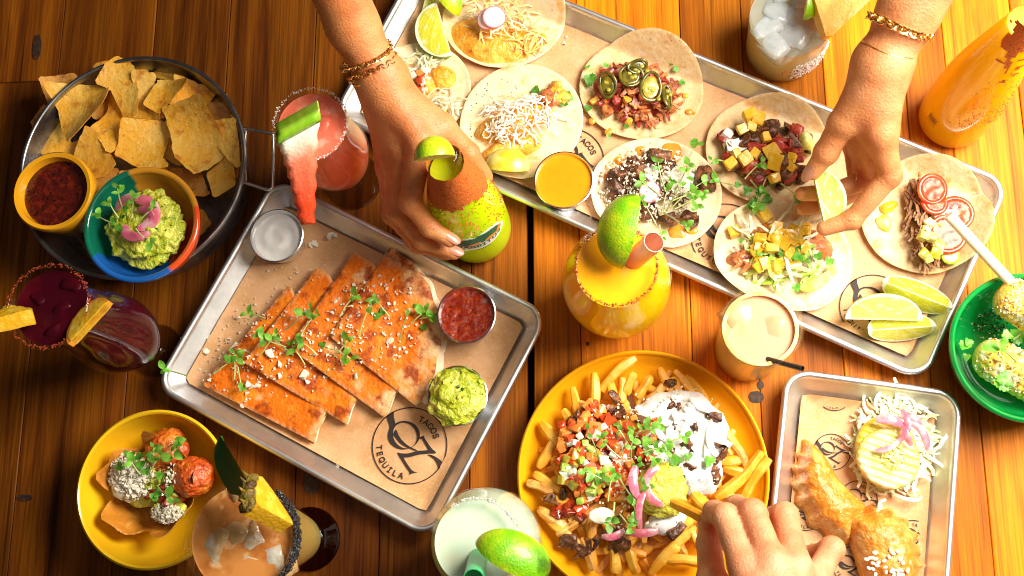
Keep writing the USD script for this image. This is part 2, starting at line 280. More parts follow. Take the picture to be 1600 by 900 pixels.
pm('guacamole', (.42, .47, .02), .28, lay=[((.74, .72, .12), 80, .45, .62), ((.22, .32, .012), 130, .56, .66, 4), ((.05, .14, .01), 240, .65, .70)], bump=1.0, bs=260, bd=.003, coat=.2)
pm('guacamole_pale', (.50, .46, .04), .4, lay=[((.64, .60, .12), 80, .45, .62), ((.34, .38, .03), 130, .56, .68, 4)], bump=.9, bs=260, bd=.003)
pm('herb_bits', (.02, .16, .012), .4, vary=.4)
pm('pickled_onion', (.80, .13, .22), .25, lay=[((.88, .42, .46), 70, .45, .65)], coat=.3, sss=.3, vary=.12)
pm('onion_white', (.86, .80, .66), .25, coat=.3, sss=.2, vary=.06)
pm('onion_pale', (.88, .84, .74), .35, vary=.06, sss=.15)
pm('cotija', (.80, .73, .58), .75, bump=.5, bs=500, bd=.0006, vary=.05, sss=.1)
pm('cabbage', (.70, .70, .34), .4, lay=[((.60, .70, .22), 55, .5, .72)], vary=.1, sss=.15)
pm('cabbage_white', (.76, .74, .50), .4, vary=.07, sss=.15)
pm('noodle', (.90, .82, .70), .45, vary=.07)
pm('golden_shred', (.86, .52, .14), .45, lay=[((.90, .70, .34), 70, .45, .65)], vary=.15)
pm('lettuce', (.30, .48, .04), .4, lay=[((.62, .70, .22), 60, .48, .68)], vary=.2, sss=.1)
pm('beef_dark', (.085, .028, .012), .38, lay=[((.26, .095, .035), 150, .46, .64), ((.02, .008, .005), 240, .55, .7)], bump=.9, bs=260, bd=.002, vary=.3, coat=.15)
pm('beef_shred', (.26, .11, .035), .5, lay=[((.42, .22, .08), 120, .5, .68), ((.10, .035, .012), 200, .58, .7)], bump=.8, bs=320, bd=.0015, vary=.25)
pm('pulled_pork', (.46, .13, .035), .42, lay=[((.66, .28, .08), 110, .48, .66), ((.17, .02, .015), 150, .56, .68)], bump=.8, bs=300, bd=.0015, vary=.25, coat=.1)
pm('red_meat', (.30, .025, .018), .4, lay=[((.48, .08, .03), 120, .5, .66)], bump=.6, bs=300, bd=.0015, vary=.2, coat=.2)
pm('fried_fish', (.86, .34, .025), .42, lay=[((.92, .54, .09), 60, .45, .64), ((.60, .17, .015), 90, .58, .7)], bump=.8, bs=230, bd=.0025, coat=.1)
pm('orange_sauce', (.82, .30, .03), .2, coat=.4)
pm('chorizo_ball', (.58, .085, .010), .35, lay=[((.74, .22, .02), 70, .48, .66), ((.17, .02, .006), 110, .56, .70, 4)], bump=.9, bs=240, bd=.003, coat=.2)
pm('fried_shell', (.66, .25, .025), .4, lay=[((.52, .18, .02), 45, .5, .7), ((.80, .42, .08), 100, .55, .72)], bump=.6, bs=180, bd=.0018, coat=.15)
pm('jalapeno', (.075, .065, .006), .25, lay=[((.20, .15, .015), 90, .45, .65)], coat=.4, vary=.2)
pm('jalapeno_flesh', (.36, .30, .03), .25, lay=[((.60, .46, .05), 130, .5, .66)], coat=.4, vary=.2)
pm('mango', (.82, .45, .02), .3, coat=.25, bump=.6, bs=260, bd=.0015, lay=[((.86, .60, .10), 110, .48, .7)], vary=.08, sss=.15, sr=(1, .7, .2))
pm('pineapple', (.80, .40, .010), .4, lay=[((.90, .60, .07), 90, .48, .68), ((.78, .36, .01), 220, .58, .7)], bump=.6, bs=260, bd=.0018, sss=.2, sr=(1, .7, .2))
pm('pineapple_rind', (.22, .15, .015), .55, lay=[((.06, .028, .008), 110, .48, .62), ((.48, .30, .05), 160, .6, .7)], bump=.9, bs=200, bd=.004)
pm('pineapple_leaf', (.030, .105, .014), .4, lay=[((.07, .17, .025), 40, .45, .7)])
pm('tomato', (.66, .035, .010), .22, lay=[((.78, .11, .03), 90, .5, .7)], spec=.4, vary=.12, sss=.2)
pm('tomato_flesh', (.60, .050, .015), .28, lay=[((.78, .30, .10), 170, .64, .76, 3, .5), ((.72, .11, .03), 90, .5, .66)], spec=.4)
pm('pico_red', (.66, .075, .016), .22, coat=.4, vary=.3)
pm('pico_orange', (.82, .26, .05), .22, coat=.4, vary=.2)
pm('radish', (.92, .86, .84), .3, vc=True, sss=.2)
pm('lime_rind', (.24, .52, .006), .32, lay=[((.58, .62, .012), 30, .46, .68), ((.10, .30, .004), 420, .6, .7, 2, .5)], bump=.8, bs=520, bd=.0010, coat=.25)
pm('lime_rind_dark', (.16, .44, .006), .32, lay=[((.46, .60, .010), 28, .44, .62), ((.04, .16, .004), 35, .58, .7)], bump=.8, bs=520, bd=.0010, coat=.3)
pm('lime_flesh', (1, 1, 1), .35, vc=True, spec=.3, bump=.7, bs=380, bd=.0015, sss=.5, scl=.008, sr=(1, .9, .3))
pm('cucumber', (.72, .66, .14), .35, lay=[((.82, .78, .40), 60, .45, .66)], coat=.35, sss=.2, sr=(1, .9, .3))
pm('cucumber_gold', (.74, .54, .03), .35, lay=[((.88, .74, .22), 60, .45, .66)], coat=.35, sss=.2, sr=(1, .8, .3))
pm('elote', (.86, .58, .09), .5, lay=[((.90, .82, .62), 70, .50, .62), ((.62, .56, .07), 40, .52, .68), ((.30, .10, .02), 90, .62, .70)], bump=.6, bs=500, bd=.001)
pm('chili_powder', (.62, .125, .008), .8, lay=[((.70, .20, .02), 700, .5, .65, 2), ((.24, .022, .004), 500, .58, .68, 2)], bump=1.0, bs=900, bd=.0015)
pm('chili_dust', (.36, .05, .008), .8)
pm('dark_dust', (.05, .045, .012), .8)
pm('salt', (.88, .86, .84), .5, bump=.8, bs=900, bd=.001, sss=.2)
pm('black_salt', (.018, .016, .017), .3, bump=1.0, bs=1100, bd=.0012, coat=.2)
pm('stick_wood', (.86, .72, .52), .6, lay=[((.80, .60, .38), 60, .5, .7)])
pm('straw_red', (.80, .07, .035), .25, coat=.3, sss=.2)
pm('straw_green', (.012, .42, .12), .25, coat=.3, sss=.2)
pm('straw_black', (.02, .018, .018), .3)
pm('melon_flesh', (.82, .10, .04), .28, vc=True, coat=.3, bump=.6, bs=380, bd=.0018, sss=.25)
pm('melon_rind', (.20, .44, .012), .35, lay=[((.40, .54, .05), 26, .48, .64)], coat=.3)
pm('skin_tan', (.60, .22, .07), .48, lay=[((.50, .14, .04), 38, .42, .66, 4, .8), ((.68, .30, .12), 24, .5, .72, 3, .7), ((.40, .11, .03), 300, .62, .72, 2, .5)], bump=.8, bs=480, bd=.0010, sss=.14, sr=(1, .3, .12), bdet=4)
pm('skin', (.60, .245, .09), .52, lay=[((.50, .15, .05), 38, .42, .66, 4, .8), ((.64, .30, .14), 24, .5, .72, 3, .7), ((.46, .15, .06), 300, .62, .72, 2, .5)], bump=.8, bs=480, bd=.0010, sss=.16, sr=(1, .35, .18), bdet=4)
pm('skin_fair', (.61, .28, .135), .52, lay=[((.56, .17, .07), 38, .42, .66, 4, .8), ((.66, .36, .21), 24, .5, .72, 3, .7), ((.52, .18, .08), 300, .62, .72, 2, .5)], bump=.8, bs=480, bd=.0010, sss=.16, sr=(1, .35, .18), bdet=4)
pm('nail', (.50, .21, .13), .3, coat=.15, sss=.2)
pm('gold', (.83, .56, .22), .22, metal=1)
leafy('micro_leaf', (.09, .34, .02), (.26, .56, .08)); leafy('stem', (.34, .46, .12), (.56, .60, .26), .2); leafy('cilantro', (.05, .26, .02), (.16, .44, .05)); leafy('grass_leaf', (.07, .30, .02), (.22, .50, .06))
glass('glass'); glass('glass_foot', (.74, .71, .68)); glass('glass_smoke', (.50, .38, .30), .03)
pm('drink_pink', (.90, .15, .07), .22, spec=.3, lay=[((.86, .12, .065), 40, .4, .7)], sss=.8, scl=.018, sr=(1, .75, .4))
pm('drink_pink_top', (.88, .19, .11), .22, spec=.3, lay=[((.88, .40, .28), 70, .52, .68)])
pm('drink_wine', (.040, .002, .006), .30, spec=.08, lay=[((.080, .003, .008), 30, .45, .7)])
pm('drink_mango', (.95, .46, .003), .22, spec=.3, lay=[((.92, .40, .003), 30, .4, .7)], sss=.8, scl=.018, sr=(1, .75, .4))
pm('drink_mango_top', (.92, .43, .006), .22, spec=.3, lay=[((.88, .36, .005), 45, .4, .7)])
pm('drink_peach', (.86, .46, .19), .22, spec=.3, sss=.8, scl=.018, sr=(1, .75, .4))
pm('drink_peach_top', (.74, .38, .21), .22, spec=.3, lay=[((.80, .27, .09), 22, .54, .68)])
pm('citrus_peel', (.90, .50, .12), .3, lay=[((.92, .66, .34), 60, .45, .65)], sss=.2)
pm('drink_lime', (.60, .72, .50), .22, spec=.3, lay=[((.66, .74, .54), 30, .4, .7)], sss=.8, scl=.018, sr=(1, .75, .4))
pm('drink_lime_top', (.58, .72, .54), .22, spec=.3, lay=[((.68, .74, .50), 40, .46, .68)])
pm('drink_paloma', (.80, .64, .34), .22, spec=.3, lay=[((.80, .68, .42), 40, .45, .7)], sss=.8, scl=.018, sr=(1, .75, .4))
pm('drink_coffee', (.60, .24, .06), .22, spec=.3, lay=[((.42, .13, .025), 30, .44, .60), ((.78, .46, .20), 55, .58, .70)])
pm('drink_coffee_side', (.76, .40, .11), .22, spec=.3, sss=.7, scl=.02)
pm('ice', (.90, .88, .84), .12, trans=.30, sss=.4, scl=.01, lay=[((.97, .97, .96), 60, .45, .60)], bump=.5, bs=110, bd=.003)
pm('ice_tan', (.70, .38, .15), .16, trans=.25, sss=.3, lay=[((.92, .80, .64), 34, .46, .62)], bump=.5, bs=110, bd=.003)
pm('soda_lime', (.56, .86, .004), .2, spec=.3, sss=.5, scl=.012, sr=(1, 1, .3))
pm('soda_mango', (.95, .50, .001), .2, spec=.3, sss=.5, scl=.012, sr=(1, .8, .2))
pm('print_white', (.86, .86, .82), .4); pm('print_green', (.004, .13, .06), .4); pm('print_orange', (.80, .25, .02), .4); pm('print_brown', (.16, .06, .004), .5)
pm('crema_white', (.90, .86, .82), .3, coat=.2, bump=.35, bs=110, bd=.003, sss=.2)

# ------------------------------------------------------------------ the table: planks side by side along y
table = thing('table_top', 'worn orange brown plank table top', 'table', (0, 0, 0), kind='structure')
rng = np.random.default_rng(4)
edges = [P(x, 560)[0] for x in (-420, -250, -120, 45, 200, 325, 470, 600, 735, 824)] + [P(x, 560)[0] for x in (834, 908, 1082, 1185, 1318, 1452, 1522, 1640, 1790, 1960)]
for i, (x0, x1) in enumerate(zip(edges[:-1], edges[1:])):
    if x1 - x0 < .012: continue                                   # the wide dark gap between two boards
    g = .0004; ys = [-.30] + ([rng.uniform(-.05, .55)] if i % 5 == 2 else []) + [.95]; z = rng.uniform(-.0008, 0)
    for y0, y1 in zip(ys[:-1], ys[1:]):
        b = .0008; ax, bx, ay, by = x0 + g, x1 - g, y0 + g, y1 - g
        v = []
        for (e, zz) in ((0, -.03), (0, z - b), (b, z)): v += [(ax + e, ay + e, zz), (bx - e, ay + e, zz), (bx - e, by - e, zz), (ax + e, by - e, zz)]
        f = [(8, 9, 10), (8, 10, 11)]
        for k in (0, 4):
            for q in range(4): f += [(k + q, k + (q + 1) % 4, k + 4 + (q + 1) % 4), (k + q, k + 4 + (q + 1) % 4, k + 4 + q)]
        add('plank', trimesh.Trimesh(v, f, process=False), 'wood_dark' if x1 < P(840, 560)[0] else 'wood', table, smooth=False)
u = trimesh.creation.box([3, 2, .01]); u.apply_translation([0, .3, -.045]); add('underframe', u, 'underside', table, smooth=False)
for (px, py, rx, ry, s) in ((1181, 620, 13, 10, 1), (1188, 602, 6, 7, 2), (487, 752, 13, 19, 3), (918, 537, 3, 3, 4), (58, 74, 6, 22, 7), (38, 778, 12, 5, 9)):
    k = sc(px, py); a = np.arange(24) * 2 * np.pi / 24; c = P(px, py); r = 1 + .7 * fb2(np.c_[np.cos(a), np.sin(a)], 2, s)
    add('knot', sheet(np.c_[c[0] + np.cos(a) * rx * k * r, c[1] + np.sin(a) * ry * k * r], .003, lambda p, d: p[:, 0] * 0 + .0005, th=.0009), 'knot', table, smooth=False)

# ------------------------------------------------------------------ trays, liners and their print
def rrect(a, b, r, n=9):
    o = []
    for (sx, sy, t0) in ((1, 1, 0), (-1, 1, 90), (-1, -1, 180), (1, -1, 270)):
        for t in np.radians(t0 + np.linspace(0, 90, n)): o.append((sx * (a - r) + r * math.cos(t), sy * (b - r) + r * math.sin(t)))
    return np.array(o)
def loft(rings, cap=True):
    n = len(rings[0]); v = np.vstack(rings); f = []
    for k in range(len(rings) - 1):
        for j in range(n): a, b = k * n + j, k * n + (j + 1) % n; f += [(a, b, b + n), (a, b + n, a + n)]
    if cap:
        v = np.vstack([v, rings[0].mean(0)[None]]); e = len(v) - 1; f += [(e, (j + 1) % n, j) for j in range(n)]
    return trimesh.Trimesh(v, f, process=False)
def tray(label, top, bottom, left, right, zr, rad=.026):
    """two points on each outer rim edge as seen in the picture; a rectangle is fitted to the four lines"""
    T, B, L, R = [np.array([P(*q, zr)[:2] for q in e]) for e in (top, bottom, left, right)]
    an_ = lambda e: math.atan2(*(e[1] - e[0])[::-1]); hs = [an_(T), an_(B)] if bottom[0][1] < 900 else [an_(T)] ; vs = [an_(L), an_(R)]
    hs = [h for h in hs]; vs = [(v + math.pi / 2 + math.pi / 2) % math.pi - math.pi / 2 for v in vs]
    an = np.mean([np.mean(hs), np.mean(vs)]) if left[0][1] != left[1][1] else np.mean(hs)
    X, Y = np.array([math.cos(an), math.sin(an)]), np.array([-math.sin(an), math.cos(an)])
    y1, y0, x0, x1 = (T @ Y).mean(), (B @ Y).mean(), (L @ X).mean(), (R @ X).mean(); a, b = (x1 - x0) / 2, (y1 - y0) / 2; c = X * (x0 + x1) / 2 + Y * (y0 + y1) / 2
    def ring(ins, z):
        r = rrect(a - ins, b - ins, max(rad - ins, .006)); return np.c_[c + r[:, :1] * X + r[:, 1:] * Y, np.full(len(r), z)]
    t = thing('sheet_tray', label, 'tray', (*c, 0))
    inner = [ring(.0285, .0022), ring(.0255, .0026), ring(.0232, .0045), ring(.0075, zr - .003), ring(.0065, zr - .001)]
    outer = [ring(.0062, zr - .0045), ring(.0215, .003), ring(.026, .0006)]
    pan = J([loft(inner[::1], True), loft(outer, False)])
    pan.faces = np.asarray(pan.faces)
    add('pan', pan, 'aluminium', t, smooth=50)
    bead = [ring(.0035 + .0036 * math.cos(q), zr + .0036 * math.sin(q)) for q in np.linspace(0, 2 * np.pi, 13)]
    add('rolled_rim', loft(bead, False), 'aluminium', t, smooth=60)
    return dict(c=c, a=a, b=b, X=X, Y=Y, an=an)
MONO = {'stem': [(276, 135), (337, 88), (346, 150), (360, 212), (340, 250), (312, 300), (298, 340), (296, 300), (305, 240)],
        'tail': [(352, 300), (372, 275), (398, 330), (440, 385), (500, 435), (590, 480), (560, 478), (480, 446), (420, 410), (378, 362), (345, 322)],
        'zed_top': [(600, 350), (622, 344), (655, 336), (652, 350), (690, 410), (730, 462), (772, 500), (740, 508), (706, 488), (670, 430), (635, 374), (622, 366), (598, 366)],
        'zed_bar': [(772, 506), (700, 510), (600, 520), (520, 540), (440, 542), (388, 498), (430, 506), (500, 506), (570, 488), (650, 480), (720, 478)],
        'zed_foot': [(398, 512), (440, 530), (470, 580), (520, 650), (552, 680), (592, 692), (560, 696), (512, 710), (516, 690), (480, 640), (440, 580)],
        'swash': [(690, 520), (740, 528), (790, 556), (838, 598), (820, 640), (797, 658), (790, 620), (760, 570), (720, 540)]}
def logo(liner, px, py, rp, z, turn=0.0, clip=None, bold=True, size=None):
    c = P(px, py, z); s = size or rp * sc(px, py, z); ct, st = math.cos(turn), math.sin(turn); M = np.array([[ct, -st], [st, ct]])
    def at(p): return np.asarray(p) * s @ M.T + c[:2]
    def flat(pg):
        m = trimesh.creation.extrude_polygon(pg, .00012, engine='earcut'); m.vertices = np.c_[at(np.asarray(m.vertices)[:, :2]), np.asarray(m.vertices)[:, 2] + z + .00035]; return m
    O = shapely.Point(0, 0); ms = []
    rings = [O.buffer(1.0, 64).difference(O.buffer(.972 if bold else .955, 64))]
    q = shapely.affinity.translate(shapely.affinity.rotate(shapely.affinity.scale(O.buffer(1, 48), .425, .37), 0), -.155, .27)
    h = shapely.affinity.translate(shapely.affinity.rotate(shapely.affinity.scale(O.buffer(1, 48), .30, .355), 38), -.125, .262)
    sh = [q.difference(h)] + [outline_poly(v) for v in MONO.values()]
    mono = shapely.union_all(sh).intersection(O.buffer(1))
    p = add('printed_logo', J([flat(g) for r in rings + [mono] for g in getattr(r, 'geoms', [r])]), 'ink', liner, smooth=False)
    for word, r, a0, a1, out in (('TACOS', .735, 66, 19, 1), ('TEQUILA', .80, 183, 255, -1)):
        for k, ch in enumerate(word):
            a = math.radians(a0 + (a1 - a0) * k / (len(word) - 1)); g = meshkit.text_mesh(ch, .155 if out > 0 else .15, .001, bold=True); v = np.asarray(g.vertices)[:, :2]
            v = v - [(v[:, 0].min() + v[:, 0].max()) / 2, .0775]; th = a - out * math.pi / 2; th = a - math.pi / 2 if out > 0 else a + math.pi / 2
            R2 = np.array([[math.cos(th), -math.sin(th)], [math.sin(th), math.cos(th)]]); v = v @ R2.T + r * np.array([math.cos(a), math.sin(a)])
            g.vertices = np.c_[at(v), np.asarray(g.vertices)[:, 2] * .12 + z + .00035]
            add('printed_letter', g, 'ink', p, smooth=False)
def outline_poly(v):
    pg = shapely.Polygon(outline((np.array(v, float) - [508, 430]) / 375 * [1, -1], 60)); return pg.buffer(0)
def liner(label, t, z, seed, ins=.0215, lift=.008):
    poly = rrect(t['a'] - ins, t['b'] - ins, .004, 3); poly = t['c'] + poly[:, :1] * t['X'] + poly[:, 1:] * t['Y']
    m = sheet(poly, .009, lambda p, d: z + .0004 * (fb2(p, 12, seed) + .5 * fb2(p, 40, seed)) * np.clip(d / .02, 0, 1) + lift * np.clip(1 - d / .010, 0, 1) ** 2 * (.35 + 1.2 * np.clip(fb2(p, 9, seed + 3) + .3, 0, 1)), th=.0004)
    return add('paper_liner', m, 'kraft', label=label, cat='paper liner', smooth=60)
def rim_pts(*p): return p
TL = tray('dented aluminium tray of quesadilla wedges and three dip cups', [(489, 308), (831, 473)], [(302, 641), (626, 818)], [(408, 311), (274, 547)], [(853, 510), (700, 790)], .024)
TR = tray('long aluminium tray carrying eight tacos and lime wedges', [(890, 2), (1510, 256)], [(790, 299), (1400, 586)], [(620, 0), (545, 130)], [(1566, 300), (1462, 575)], .024)
TS = tray('small aluminium tray of empanadas at the lower right', [(1250, 579), (1480, 608)], [(1215, 985), (1440, 1005)], [(1221, 620), (1203, 800)], [(1505, 640), (1483, 890)], .024)
LZ = .0052
L1 = liner('brown printed paper under the quesadilla wedges', TL, LZ, 11); L2 = liner('long brown printed paper under the tacos', TR, LZ, 12); L3 = liner('brown paper with small logos under the empanadas', TS, LZ, 13)
logo(L1, 640, 696, 59, LZ + .0008)
for x, y in ((889, 252), (1134, 370), (1366, 481)): logo(L2, x, y, 55, LZ + .0008)
for x, y in ((1303, 614), (1300, 706), (1342, 780), (1428, 842), (1330, 884), (1258, 800)): logo(L3, x, y, 29, LZ + .0008, turn=.38, bold=False, size=.0185)

# ------------------------------------------------------------------ fruit: lime wedges, pineapple, straws
def frame(x, z):
    x = np.asarray(x, float); x = x / np.linalg.norm(x); z = np.asarray(z, float); z = z - (z @ x) * x; z /= np.linalg.norm(z)
    M = np.eye(4); M[:3, 0], M[:3, 1], M[:3, 2] = x, np.cross(z, x), z; return M
def lime(label, c, L, R, ax, rd=None, face=None, n=None, half=.62, rind='lime_rind', tint=(.70, .72, .12), seed=0):
    """a wedge: ax runs along its inner edge; rd points to the middle of the rind, or face and n give one cut side's direction and normal"""
    c = np.asarray(c, float)
    if rd is None:
        f, n = np.asarray(face, float), np.asarray(n, float); f = f / np.linalg.norm(f); n = n - (n @ f) * f; n /= np.linalg.norm(n); rd = math.cos(half) * f - math.sin(half) * n; ax = np.cross(math.sin(half) * f + math.cos(half) * n, rd)
    M = frame(ax, rd); M[:3, 3] = c
    t = thing('lime_wedge', label, 'lime wedge', c, group=None)
    nt, npf = 25, 11; T, PH = np.meshgrid(np.linspace(.0, np.pi, nt), np.linspace(-half, half, npf), indexing='ij')
    rr = R * np.sin(T) ** .85; xx = -L / 2 * np.cos(T) * (1 + .05 * np.cos(T) ** 8)
    v = np.stack([xx, rr * np.sin(PH), rr * np.cos(PH)], -1).reshape(-1, 3); i, j = np.meshgrid(np.arange(nt - 1), np.arange(npf - 1), indexing='ij'); a = (i * npf + j).ravel()
    F = np.vstack([np.c_[a, a + npf, a + npf + 1], np.c_[a, a + npf + 1, a + 1]])
    m = trimesh.Trimesh(v, F[:, ::-1], process=False); m.apply_transform(M); add('rind', m, rind, t, smooth=True)
    V, FF, C = [], [], []
    nu = 15
    for sgn in (-1, 1):
        U = np.linspace(0, 1, nu); base = len(V) * nt * nu
        g = np.zeros((nt, nu, 3)); col = np.zeros((nt, nu, 3))
        for k in range(nt):
            for q in range(nu):
                r = R * math.sin(T[k, 0]) ** .85 * U[q]; x = xx[k, 0] * (.25 + .75 * U[q] if abs(xx[k, 0]) > 0 else 1)
                x = xx[k, 0]; g[k, q] = (x, sgn * r * math.sin(half), r * math.cos(half))
                th = math.atan2(r, x * 1.0); seg = abs(math.sin(th * 4.5 + .6)); e = 1 - max(U[q], abs(x) / (L / 2) * .96)
                w = 1.0 if e < .10 else max(0, 1 - (seg / .22)) * .65; w = max(w, .8 * max(0, 1 - U[q] / .08))
                col[k, q] = (1 - w) * np.array(tint) * (.85 + .3 * ((k * 7 + q * 3) % 5) / 5) + w * np.array((.88, .90, .62))
        V.append(g.reshape(-1, 3)); C.append(col.reshape(-1, 3)); i, j = np.meshgrid(np.arange(nt - 1), np.arange(nu - 1), indexing='ij'); a = (i * nu + j).ravel() + base
        f = np.vstack([np.c_[a, a + nu, a + nu + 1], np.c_[a, a + nu + 1, a + 1]]); FF.append(f if sgn > 0 else f[:, ::-1])
    m = trimesh.Trimesh(np.vstack(V), np.vstack(FF), process=False); m.apply_transform(M); add('flesh', m, 'lime_flesh', t, vcol=np.vstack(C)); return t
def pineapple(label, c, R, span, th, ax, n, seed=0, leaf_dir=None, leafL=.07):
    """a wedge of a pineapple slice: ax points from its tip to the rind, n is the slice's normal"""
    c = np.asarray(c, float); M = frame(ax, n); M[:3, 3] = c; rng = np.random.default_rng(seed)
    t = thing('pineapple_wedge', label, 'pineapple wedge', c)
    a = np.linspace(-span / 2, span / 2, 22); poly = np.vstack([[[.12 * R, .03 * R]], [[.12 * R, -.03 * R]], np.c_[R * np.cos(a), R * np.sin(a)] * (1 + .02 * np.sin(a * 34))[:, None]])
    m = sheet(poly, R * .09, lambda p, d: th / 2 + .0016 * fb2(p, 200, seed) + .0012 * np.abs(np.sin(np.arctan2(p[:, 1], p[:, 0]) * 12)), lambda p, d: -th / 2 + .0016 * fb2(p, 200, seed + 1)); m.apply_transform(M); add('flesh', m, 'pineapple', t, smooth=50)
    k = max(4, int(R * span / .010))
    for i in range(k):
        q = -span / 2 + span * (i + .5) / k; b = blob(1, .25, 2.2, seed + i, 1); b.vertices = np.asarray(b.vertices) * [.0050, R * span / k * .62, th * .60]
        tip = trimesh.creation.cone(.0022, .009, sections=5); tip = put(tip, (.003, 0, 0), ry=math.pi / 2 * rng.uniform(.7, 1.3)); b = J([b, tip])
        T = rot(0, 0, q); T[:3, 3] = ((R + .002) * math.cos(q), (R + .002) * math.sin(q), 0); b.apply_transform(T); b.apply_transform(M); add('rind_knob', b, 'pineapple_rind', t, smooth=50)
    return t
def fan_leaf(label, base, tip, w, bow, mat='pineapple_leaf'):
    base, tip = np.asarray(base, float), np.asarray(tip, float); s = np.linspace(0, 1, 14); d = tip - base; side = np.cross(d, bow); side /= np.linalg.norm(side); bow = np.asarray(bow, float)
    v = []
    for k in s:
        ww = w * (1 - k ** 1.7) * (.8 + .6 * k) + .0004; p = base + d * k + bow * math.sin(k * 2.2) * .5
        v += [p - side * ww + bow * .25 * ww / w, p - bow * .12, p + side * ww + bow * .25 * ww / w, p + bow * -.16]
    f = []
    for i in range(13):
        for k in range(4): a, b = i * 4 + k, i * 4 + (k + 1) % 4; f += [(a, b, b + 4), (a, b + 4, a + 4)]
    return add('pineapple_leaf', trimesh.Trimesh(v, f, process=False), mat, label=label, cat='leaf')
def straw(label, a, b, r, mat):
    a, b = np.asarray(a, float), np.asarray(b, float); d = (b - a) / np.linalg.norm(b - a); n = np.linalg.norm(b - a)
    m = lathe([(r, 0), (r, n), (r - .0006, n), (r - .0006, 0)], 20, close=True); m.apply_transform(align(d)); m.apply_translation(a); return add('drinking_straw', m, mat, label=label, cat='straw')

# ------------------------------------------------------------------ glasses and what is in them
def vessel(t, c, outer, fill, side, top, gl='glass', th=.0016, dome=.0006, body='glass_wall'):
    o = np.array(outer, float); zz = np.linspace(o[0, 1], o[-1, 1], 40); cv = curve(np.c_[o, np.zeros(len(o))], 48)[:, :2]; cv[:, 0] = np.maximum(cv[:, 0], .0005)
    inn = cv[::-1] * 1.0; inn[:, 0] = np.maximum(inn[:, 0] - th, .0003); inn[:, 1] = np.maximum(inn[:, 1], cv[0, 1] + th * 1.5)
    add(body, lathe(np.vstack([[[.0002, cv[0, 1]]], cv, [[cv[-1, 0] - th / 2, cv[-1, 1] + th / 2]], inn, [[.0002, cv[0, 1] + th * 1.5]]]), 64, c), gl, t, smooth=50)
    q = cv[cv[:, 1] < fill]; r = np.interp(fill, cv[:, 1], cv[:, 0]) - th - .0004
    liq = np.vstack([[[.0002, cv[0, 1] + th * 2]], np.c_[np.maximum(q[:, 0] - th - .0004, .0003), np.maximum(q[:, 1], cv[0, 1] + th * 2)], [[r, fill]]])
    add('drink', lathe(liq, 64, c), side, t, smooth=50)
    add('drink_surface', lathe([(r, fill), (r - .002, fill - .0006), (r * .7, fill - .0004), (r * .4, fill - .0001), (.0003, fill)], 64, c), top, t, smooth=60)
    return r
def foot(t, c, r, z1, rs=.0045, gl='glass_foot'):
    add('foot', lathe([(.0003, .0006), (r * .9, .0003), (r, .0012), (r, .0026), (r * .93, .0036), (r * .6, .0046), (rs * 1.8, .007), (rs, .012), (rs, z1)], 56, c), gl, t, smooth=60)
def grains(t, name, c, r, z, n, s, mat, seed, a0=0, a1=2 * np.pi, spread=.002, rise=.003):
    """grains sticking to a rim: one part, far too many to count"""
    rng = np.random.default_rng(seed); ms = []
    for i in range(n):
        a = rng.uniform(a0, a1); g = chunk(s * rng.uniform(.6, 1.3), s * rng.uniform(.6, 1.3), s * rng.uniform(.5, 1), rng, 7); rr = r + rng.normal(0, spread)
        ms.append(put(g, c + np.array([rr * math.cos(a), rr * math.sin(a), z + rng.uniform(-rise, rise * .3)]), rz=a))
    return add(name, J(ms), mat, t, kind='stuff', smooth=False)
def ice_cubes(t, c, r, z, n, s, mat, seed, sink=.36):
    rng = np.random.default_rng(seed)
    for i in range(n):
        a, d = 2.4 * i + rng.uniform(-.3, .3), r * math.sqrt((i + .4) / n) * .74
        m = trimesh.creation.box([s * rng.uniform(.9, 1.4), s * rng.uniform(.7, 1.1), s * .8]).subdivide().subdivide(); v = np.asarray(m.vertices); m.vertices = v * (1 - .55 * (np.linalg.norm(v / s, axis=1, keepdims=True) - .5)) * (1 + .5 * fb(v, 70, seed + i)[:, None])
        add('ice_cube', put(m, c + np.array([d * math.cos(a), d * math.sin(a), z - s * sink]), rng.uniform(-.3, .3), rng.uniform(-.3, .3), rng.uniform(0, 3)), mat, t, smooth=60)

